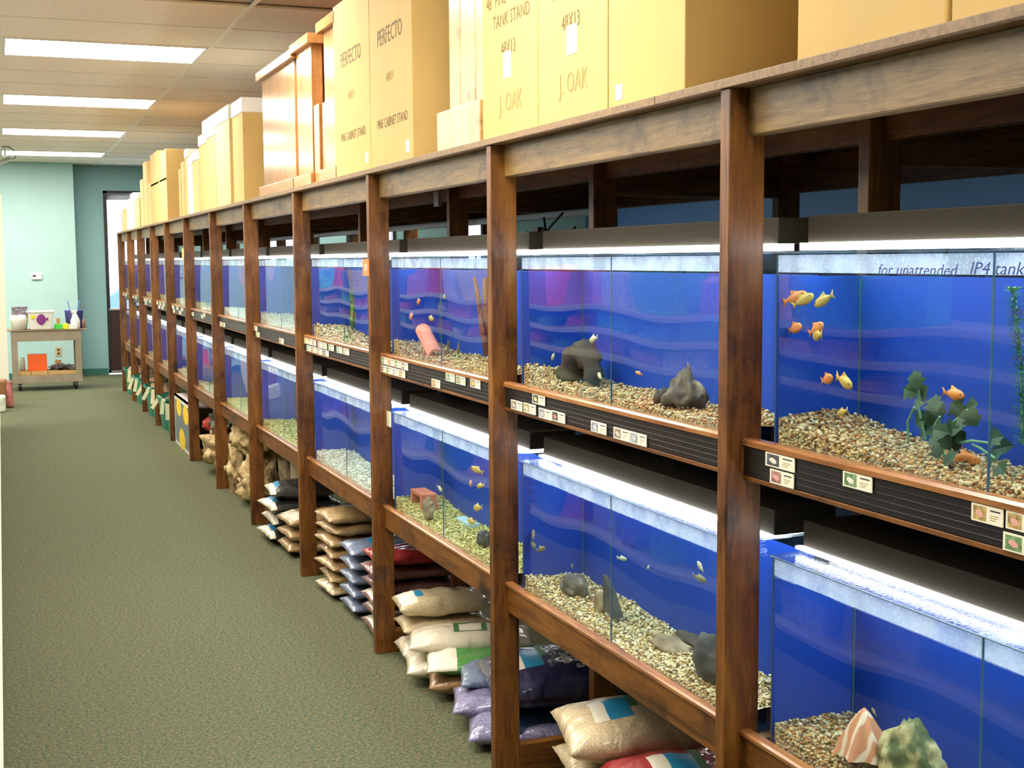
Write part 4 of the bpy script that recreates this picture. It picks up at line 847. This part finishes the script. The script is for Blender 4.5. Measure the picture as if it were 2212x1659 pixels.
for k in range(6):
    bag('black gravel bag deep behind the tan stack, layer %s' % ['bottom', 'second', 'third', 'fourth', 'fifth', 'top'][k], 1.60, 6.12, .035 + .06 * k, .34, .18, .064, random.uniform(-.1, .1), 'black', None, 50 + k, group='black gravel bags in the fourth bay')
# bay 5
for k in range(3):
    bag('tan gravel bag at the floor of the fifth bay, layer %s' % ['bottom', 'middle', 'top'][k], 1.52, 6.78, .045 + .07 * k, .36, .30, .08, random.uniform(-.1, .1), 'tan', [(-.9, -.5, -.8, .8, 5), (-.5, -.3, -.3, .3, 2)] if k == 2 else None, 60 + k, group='tan gravel bags in the fifth bay')
for k in range(4):
    bag('glossy black and silver gravel bag in the fifth bay, layer %s' % ['bottom', 'second', 'third', 'top'][k], 1.50 + .02 * (k % 2), 7.12 - .02 * k, .05 + .082 * k, .40, .34, .09, random.uniform(-.15, .15), 'black', [(-1, -.80, -1, 1, 5), (-.80, -.7, -.5, .5, 2)], 70 + k, group='black gravel bags in the fifth bay')
single('vacuum_hose', 'pale curved container behind the black bags, fifth bay', 'container', MB().lathe((1.62, 7.3, .1), [(.10, 0), (.12, .05), (.12, .3), (.09, .38)], 18).tube([(1.56, 7.2, .45), (1.58, 7.22, .3)], .012), mat('pale_plastic_tub', (.42, .34, .24), .5), (1.62, 7.3, 0), smooth=True)
# rocks under bays 6 and 7
R_lime = rmat('limestone', [(.14, .09, .04), (.42, .30, .13), (.66, .52, .28)], 16)
def floor_rock(label, x, y, z, r, seed, m=R_lime, amp=.55):
    return single('decor_rock', label, 'rock', rockmesh((x, y, z), r, seed, amp, 2.0, 4), m, (x, y, 0), 'holey limestone rocks under the sixth and seventh bays', smooth=True)
floor_rock('large holey limestone rock stacked on top, sixth bay', 1.50, 8.55, .40, (.13, .28, .13), 81)
floor_rock('holey limestone rock at the aisle edge, bottom, sixth bay', 1.48, 8.25, .13, (.12, .20, .14), 82)
floor_rock('dark underside limestone rock behind, sixth bay', 1.60, 8.45, .17, (.13, .22, .15), 83)
floor_rock('upright tan limestone rock beside the post, sixth bay', 1.45, 8.72, .16, (.09, .12, .17), 84)
floor_rock('brown rock deep in the fifth bay beside the post', 1.58, 7.52, .22, (.1, .1, .2), 85, R_tan)
floor_rock('brown driftwood-like rock under the first one, fifth bay', 1.60, 7.40, .12, (.1, .14, .12), 86, R_tan)
floor_rock('pale limestone rock on the floor edge, seventh bay', 1.48, 9.6, .16, (.13, .25, .15), 87)
floor_rock('small grey rock heap on the limestone, seventh bay', 1.52, 9.75, .36, (.1, .2, .09), 88, R_grey)
floor_rock('white shell-like rock on the heap, seventh bay', 1.46, 9.45, .40, (.05, .1, .05), 89, M['white'])
# display box bay 8
t = thing('display_box', 'white cardboard display box with yellow balls printed on its face', 'box', (1.42, 10.95, 0))
y0, y1 = 10.34, 11.46
part('shell', t, MB().box(1.36, 1.375, y0, y1, 0, .42).box(1.36, 1.70, y1 - .015, y1, 0, .42).box(1.36, 1.70, y0, y1, .405, .42).box(1.69, 1.70, y0, y1, 0, .42), mat('display_white', (.8, .74, .70), .5))
pmx = MB().box(1.3585, 1.36, y0 + .06, y1 - .06, .03, .38, 0)
for (yc, zc_, r_) in ((11.15, .33, .075), (10.72, .31, .08), (10.98, .08, .09)): 
    vs, fs = ico(2); pmx.add([(1.3582 + v[0] * .0003, yc + v[1] * r_ * 2.2, zc_ + v[2] * r_) for v in vs], fs, 1)
part('printed_face', t, pmx, [mat('display_print', (.16, .2, .22), .5), mat('display_yellow', (.95, .66, .02), .4)])
single('supply_bag', 'red-topped bag of rocks beside the display box', 'bag', rockmesh((1.52, 10.15, .3), (.1, .12, .06), 90), mat('red_label', (.5, .06, .04), .5), (1.52, 10.15, .2), smooth=True)
# green tubs with white tags
G_tub = mat('green_plastic', (.025, .20, .13), .35)
def tub(label, y, z=0, x=1.55, s=1.0):
    t = thing('plastic_tub', label, 'tub', (x, y, z), 'green tubs under the far bays'); sx, sy = .20 * s, .24 * s; n = 20; vs = []; h = .30 * s
    def sup(r, zz): 
        o = []
        for k in range(n):
            a = 2 * math.pi * k / n; cx_ = math.copysign(abs(math.cos(a)) ** .5, math.cos(a)); sy_ = math.copysign(abs(math.sin(a)) ** .5, math.sin(a)); o.append((x + cx_ * sx * r, y + sy_ * sy * r, z + zz))
        return o
    rings = [sup(.78, .002), sup(.92, h * .92), sup(1.0, h * .93), sup(1.0, h), sup(.93, h), sup(.78, .02)]
    for r in rings: vs += r
    fs = [(i * n + k, i * n + (k + 1) % n, (i + 1) * n + (k + 1) % n, (i + 1) * n + k) for i in range(5) for k in range(n)] + [tuple(range(n))[::-1], tuple(5 * n + k for k in range(n))]
    part('body', t, MB().add(vs, fs), G_tub); return t
for k, y in enumerate([11.85, 12.42, 13.05, 13.60, 14.2, 14.78, 15.4, 15.95]):
    tub('green plastic tub on the floor, %s from the display box' % ORD[k], y, 0, 1.52)
    rock_ = single('tub_content', 'brown and pink wood pieces in the %s green tub' % ORD[k], 'wood', rockmesh((1.52, y, .27), (.13, .16, .05), 100 + k, .4), rmat('wood_bits_%d' % k, [(.15, .07, .04), (.35, .2, .1), (.55, .35, .3)]), (1.52, y, .2), 'pieces in the green tubs', smooth=True)
for k, (y, z) in enumerate([(11.75, .42), (12.35, .42), (11.8, .30), (12.6, .55), (13.3, .5), (14.0, .45)]):
    single('folded_crate', 'dark green flat crate stacked behind the tubs, %s one' % ORD[k], 'crate', MB().box(1.60, 1.72, y - .25, y + .25, z - .1, z + .0).box(1.59, 1.6, y - .25, y + .25, z - .012, z), mat('dark_green_%d' % k, (.015, .07, .05), .4), (1.66, y, z - .1), 'green crates behind the tubs')
tags = [(353, 372, 375, 905, .05), (339, 0, 0, 0, 0)]
for k, (px, py, tilt) in enumerate([(351, 878, .15), (362, 890, .0), (337, 869, .6), (330, 857, .1), (316, 850, .5), (303, 841, .55), (293, 832, .2), (283, 828, .35), (279, 812, .1)]):
    c = onx(px, py, 1.315); hh = .070; wv = .017; ct, st_ = math.cos(tilt), math.sin(tilt)
    vs = [(c[0] + (a * ct + b_ * st_), c[1] + dx, c[2] + (-a * st_ + b_ * ct)) for dx in (.003, 0) for a, b_ in ((-wv, -hh), (wv, -hh), (wv, hh), (-wv, hh))]
    single('hang_tag', 'pale yellow tag hanging on the tubs, %s from the display box' % ORD[k], 'tag', MB().add(vs, [(0, 1, 2, 3), (7, 6, 5, 4), (0, 4, 5, 1), (1, 5, 6, 2), (2, 6, 7, 3), (3, 7, 4, 0)]), mat('tag_cream_%d' % k, (.82, .80, .52), .6), tuple(c), 'tags on the green tubs')
# ------------------------------------------------------------------ cart at the far wall
CY = 16.75
cart = thing('utility_cart', 'brown two-shelf utility cart on casters before the teal wall', 'cart', (.5, CY + .22, 0))
M['cartm'] = mat('brown_cart', (.30, .24, .17), .5, var=.15, scale=8); xa, xb = .10, .905
part('top_shelf', cart, MB().box(xa - .05, xb + .075, CY - .02, CY + .46, .725, .737), mat('cart_top', (.22, .14, .09), .5), bevel=.003)
part('apron', cart, MB().box(xa, xb, CY - .004, CY - .001, .60, .7245).box(xa, xb, CY + .44, CY + .445, .60, .7245), M['cartm'])
for x in (xa, xb - .075):
    for y in (CY, CY + .40): part('leg', cart, MB().box(x, x + .07, y, y + .035, .10, .725), M['cartm'], bevel=.003)
part('lower_shelf', cart, MB().box(xa + .02, xb - .02, CY + .01, CY + .43, .17, .185), M['cartm']); part('bottom_apron', cart, MB().box(xa, xb, CY - .006, CY - .001, .09, .185), M['cartm'], bevel=.003)
for x in (xa + .08, xb - .08):
    for y in (CY + .06, CY + .38): part('caster', cart, MB().tube([(x - .018, y, .052), (x + .018, y, .052)], .052, 14).box(x - .022, x + .022, y - .02, y + .02, .06, .10), M['black'])
def lb(name, label, cat, mb, m, base, **k): return single(name, label, cat, mb, m, base, **k)
zt = .738
lb('white_tub', 'white bucket at the left end of the cart top', 'bucket', MB().lathe((.20, CY + .12, zt), [(.085, 0), (.10, .12), (.10, .18), (.095, .18)], 20), mat('offwhite', (.78, .76, .66), .5), (.2, CY + .12, zt), smooth=True)
lb('magazine_box', 'dark patterned packet standing on the left white bucket', 'packet', MB().box(.12, .30, CY + .06, CY + .2, .92, 1.02), mat('pattern_packet', (.2, .17, .22), .5, var=.95, scale=60), (.2, CY + .1, .92), bevel=.004)
t = thing('square_tub', 'white square tub with a purple fish print on the cart', 'tub', (.46, CY + .12, zt)); xc = .445
part('body', t, MB().add([(xc - .12, CY + .02, zt), (xc + .12, CY + .02, zt), (xc + .12, CY + .26, zt), (xc - .12, CY + .26, zt), (xc - .15, CY, zt + .215), (xc + .15, CY, zt + .215), (xc + .15, CY + .28, zt + .215), (xc - .15, CY + .28, zt + .215)], [(3, 2, 1, 0), (4, 5, 6, 7), (0, 1, 5, 4), (1, 2, 6, 5), (2, 3, 7, 6), (3, 0, 4, 7)]), mat('tub_white', (.80, .76, .70), .5), bevel=.01)
part('rim', t, MB().box(xc - .165, xc + .165, CY - .012, CY + .29, zt + .208, zt + .226), M['white'], bevel=.004)
vs, fs = ico(2); pm = MB().add([(xc + .005 + v[0] * .06 * (1 - .3 * abs(v[2])), CY - .001 + v[1] * .004, zt + .125 + v[2] * .068) for v in vs], fs); pm.add([(xc + .05, CY - .003, zt + .125), (xc + .085, CY - .004, zt + .15), (xc + .085, CY - .004, zt + .105)], [(0, 1, 2)])
part('fish_print', t, pm, mat('purple_print', (.22, .02, .2), .5)); vs = [(xc - .09 + v[0] * .03, CY - .001 + v[1] * .003, zt + .155 + v[2] * .03) for v in ico(1)[0]]; part('spot_print', t, MB().add(vs, ico(1)[1]), M['pyel'])
lb('green_box', 'bright green small box with orange top on the cart', 'box', MB().box(.60, .69, CY + .04, CY + .14, zt, zt + .06), mat('bright_green', (.06, .6, .04), .5), (.64, CY + .1, zt), bevel=.004)
lb('orange_packet', 'orange paper sticking up behind the green box', 'packet', MB().box(.63, .67, CY + .15, CY + .17, zt, zt + .13), mat('orange_paper', (.7, .3, .1), .5), (.64, CY + .16, zt), bevel=.002)
lb('yellow_box', 'yellow small box on the cart top', 'box', MB().box(.70, .76, CY + .04, CY + .12, zt, zt + .065), mat('bright_yellow', (.8, .78, .02), .5), (.73, CY + .08, zt), bevel=.004)
lb('white_box', 'low white box right of the yellow box', 'box', MB().box(.765, .86, CY + .03, CY + .12, zt, zt + .055), M['white'], (.8, CY + .08, zt), bevel=.004)
lb('blue_basket', 'blue basket behind the spray bottle on the cart', 'basket', MB().lathe((.84, CY + .25, zt), [(.09, 0), (.11, .21), (.12, .22), (.10, .22)], 18), mat('blue_basket', (.08, .08, .38), .5), (.84, CY + .25, zt), smooth=True)
t = thing('spray_bottle', 'white spray bottle before the blue basket on the cart', 'bottle', (.845, CY + .1, zt))
part('body', t, MB().lathe((.845, CY + .1, zt), [(.05, 0), (.055, .03), (.055, .10), (.03, .16), (.016, .185), (.016, .20)], 18), M['white'], smooth=True); part('trigger', t, MB().box(.80, .87, CY + .085, CY + .115, zt + .195, zt + .225).box(.81, .82, CY + .09, CY + .11, zt + .15, zt + .2), M['white'], bevel=.003)
for k, (x, a) in enumerate(((.77, -.05), (.90, .06), (.92, .03))):
    lb('net_handle', 'blue net handle standing up from the blue basket, %s from the left' % ORD[k], 'net', MB().tube([(.84 + a * .5, CY + .25, zt + .1), (x, CY + .25, zt + .34)], .007, 6), mat('blue_handle_%d' % k, (.12, .3, .5), .4), (.84, CY + .25, zt))
lb('brown_bottle', 'small brown bottle at the right end of the cart', 'bottle', MB().lathe((.945, CY + .15, zt), [(.022, 0), (.022, .08), (.012, .1), (.012, .115)], 12), mat('brown_plastic', (.3, .16, .1), .4), (.945, CY + .15, zt), smooth=True)
zs = .186
lb('orange_box', 'bright orange box on the lower cart shelf', 'box', MB().box(.28, .50, CY + .12, CY + .30, zs + .045, .43), mat('bright_orange', (.9, .12, .01), .5), (.4, CY + .2, zs), bevel=.006)
lb('jar', 'clear jar with a white cap on the lower cart shelf', 'jar', MB().lathe((.215, CY + .15, zs + .04), [(.035, 0), (.035, .13), (.028, .14), (.028, .17)], 14), mat('jar_grey', (.45, .42, .36), .3), (.215, CY + .15, zs), smooth=True)
for k, (x0, x1) in enumerate(((.17, .31), (.315, .50), (.505, .86))):
    lb('tray', 'open kraft tray on the lower cart shelf, %s from the left' % ORD[k], 'tray', MB().box(x0, x1, CY + .03, CY + .40, zs, zs + .045), mat('kraft_tray_%d' % k, (.55, .34, .13), .7), ((x0 + x1) / 2, CY + .2, zs), bevel=.003)
lb('small_box', 'small brown and black box on the lower cart shelf', 'box', MB().box(.60, .67, CY + .25, CY + .30, zs + .05, zs + .16), mat('small_box_brown', (.5, .28, .08), .5, var=.6, scale=40), (.63, CY + .27, zs + .05), bevel=.003)
lb('plastic_sheet', 'crumpled dark and clear plastic wrap on the right tray', 'plastic', rockmesh((.68, CY + .2, zs + .075), (.16, .12, .035), 7, .8, 2.5), mat('wrap', (.16, .13, .14), .2, var=.8, scale=14), (.68, CY + .2, zs + .05), smooth=False)
# ------------------------------------------------------------------ gondola on the left
gd = thing('gondola_shelving', 'cream metal shelving unit running along the left side of the aisle', 'shelving', (-.3, 7, 0))
gx = -.05
part('base', gd, MB().box(-.45, gx, .4, 13.1, 0, .10), mat('black_kick', (.02, .02, .02), .5)); 
part('base_deck', gd, MB().box(-.47, gx + .004, .4, 13.1, .10, .125), M['gond'])
for z, dp in ((.38, .0), (.70, .02), (1.06, .03), (1.18, .04), (1.30, .05)):
    for k in range(5):
        ya = .4 + 2.54 * k; part('shelf', gd, MB().box(-.47, gx - dp, ya + .004, ya + 2.536, z - .028, z), M['gond'], bevel=.002)
part('back_panel', gd, MB().box(-.50, -.47, .4, 13.1, 0, 1.75), mat('gondola_back', (.10, .16, .42), .7))
part('end_panel', gd, MB().box(-.50, gx + .005, 13.1, 13.13, 0, 1.5), M['alu'])
for k in range(6):
    y = .4 + 2.54 * k; part('upright', gd, MB().box(-.49, -.46, y - .015, y + .015, 0, 1.8), M['alu'])
pc = [mat('package_%d' % i, c, .45, var=.35, scale=40) for i, c in enumerate([(.75, .08, .06), (.1, .2, .6), (.8, .6, .08), (.75, .75, .72), (.12, .45, .2), (.7, .25, .45), (.85, .4, .1), (.1, .45, .55), (.35, .12, .4)])]
zn = {.125: 'lowest', .38: 'second', .70: 'third', 1.06: 'fourth', 1.18: 'fifth', 1.30: 'top'}
CNM = ['red', 'blue', 'yellow', 'white', 'green', 'pink', 'orange', 'teal', 'purple']
for z, hmx in ((.125, .2), (.38, .25), (.70, .28), (1.06, .09), (1.18, .09), (1.30, .24)):
    y = 3.6; cnt = {}
    while y < 12.6:
        wd = random.uniform(.26, .5); h = random.uniform(.55, 1) * hmx; k = random.randrange(9); mb = MB(); x0 = gx - .07 - random.uniform(0, .03)
        cnt[k] = cnt.get(k, 0) + 1
        if random.random() < .6: mb.box(x0 - .12, x0, y, y + wd * .9, z + .001, z + h); shp = 'boxed'
        else: mb.lathe((x0 - .06, y + wd / 2, z + .001), [(.07, 0), (.08, h * .1), (.08, h * .7), (.05, h * .82), (.05, h * .95)], 12, sy=1.4); shp = 'rounded'
        single('package', '%s %s package on the %s left shelf, %s of its colour there' % (shp, CNM[k], zn[z], ORD[cnt[k] - 1]), 'package', mb, pc[k], (x0, y, z), 'packages on the left shelving', bevel=.004)
        y += wd + random.choice((.01, .01, .05, .15))
for k in range(3):
    single('treat_bag', ['brown and orange pet food bag on the floor at the left shelving end', 'purple pet food bag beside the brown one', 'white and green bag before the brown pet food bag'][k], 'bag',
           MB().box([-.12, .02, -.12][k], [.035, .085, .01][k], [14.9, 14.85, 14.45][k], [15.1, 15.0, 14.65][k], .001, [.30, .29, .17][k]), [mat('brown_food_bag', (.22, .09, .03), .4, var=.4, scale=30), mat('orange_purple_bag', (.30, .09, .08), .4, var=.95, scale=9), mat('white_green_bag', (.6, .62, .5), .4, var=.3, scale=20)][k], ([-.05, .05, -.05][k], 15, 0), bevel=.02)
single('display_stand', 'white upright display stand beyond the left shelving', 'stand', MB().box(-.25, .055, 15.6, 15.64, 0, 2.3), M['gond'], (-.1, 15.6, 0), bevel=.004)
# second aisle behind the rack: a shelf unit that fills the view through the gaps
sg = thing('rear_shelving', 'dark shelving unit with goods behind the tank rack', 'shelving', (4.9, 8, 0))
part('back_panel', sg, MB().box(5.1, 5.14, 4, 12, 0, 1.35), M['navy']); part('shelf', sg, MB().box(4.7, 5.1, 4, 12, .5, .53).box(4.7, 5.1, 4, 12, 1.0, 1.03), M['navy'])
# pipes and cords above the tanks
for (ya, yb) in ((5.0, 7.6), (2.4, 3.5)):
    pass
single('air_pipe', 'white plastic air pipe running behind the upper aquariums', 'pipe', MB().tube([(1.78, 3.7, 1.70), (1.78, 12.0, 1.70)], .013, 8), M['alu'], (1.78, 7, 1.7), smooth=True)
cm_ = MB(); 
for k, (px, py) in enumerate(((1140, 500), (1175, 470), (1200, 500))):
    p = onx(px, py, 1.74); cm_.tube([tuple(p), tuple(p + np.array((.02, .03, -.05))), tuple(p + np.array((0, -.06, -.03))), tuple(p + np.array((0, -.16, .01)))], .004, 6)
single('lamp_cords', 'tangled black cords and plug behind the upper second-bay lamp', 'cord', cm_.box(1.73, 1.76, *(sorted((onx(1160, 500, 1.74)[1] - .03, onx(1160, 500, 1.74)[1] + .03))), 1.60, 1.66), M['black'], tuple(onx(1160, 500, 1.74)))
c = onx(946, 430, 1.66); single('adapter', 'small silver adapter hanging from the rear beam, third bay', 'adapter', MB().box(c[0] - .01, c[0] + .01, c[1] - .028, c[1] + .028, c[2] - .03, c[2] + .03).tube([(c[0], c[1], c[2] + .03), (c[0] + .02, c[1], 1.787)], .003, 6), M['metal'], tuple(c), bevel=.003)
c = onx(838, 905, 1.38); tk = TK[(3, False)][0]
part('paper_tag', tk, MB().box(1.3825, 1.3845, c[1] - .03, c[1] + .03, c[2] - .03, c[2] + .03), M['cardface'], 'cream paper tag')
for o in bpy.data.objects:
    if '_b' in o: del o['_b']
print('objects', len(bpy.data.objects), 'tris', sum(len(o.data.polygons) for o in bpy.data.objects if o.type == 'MESH'))
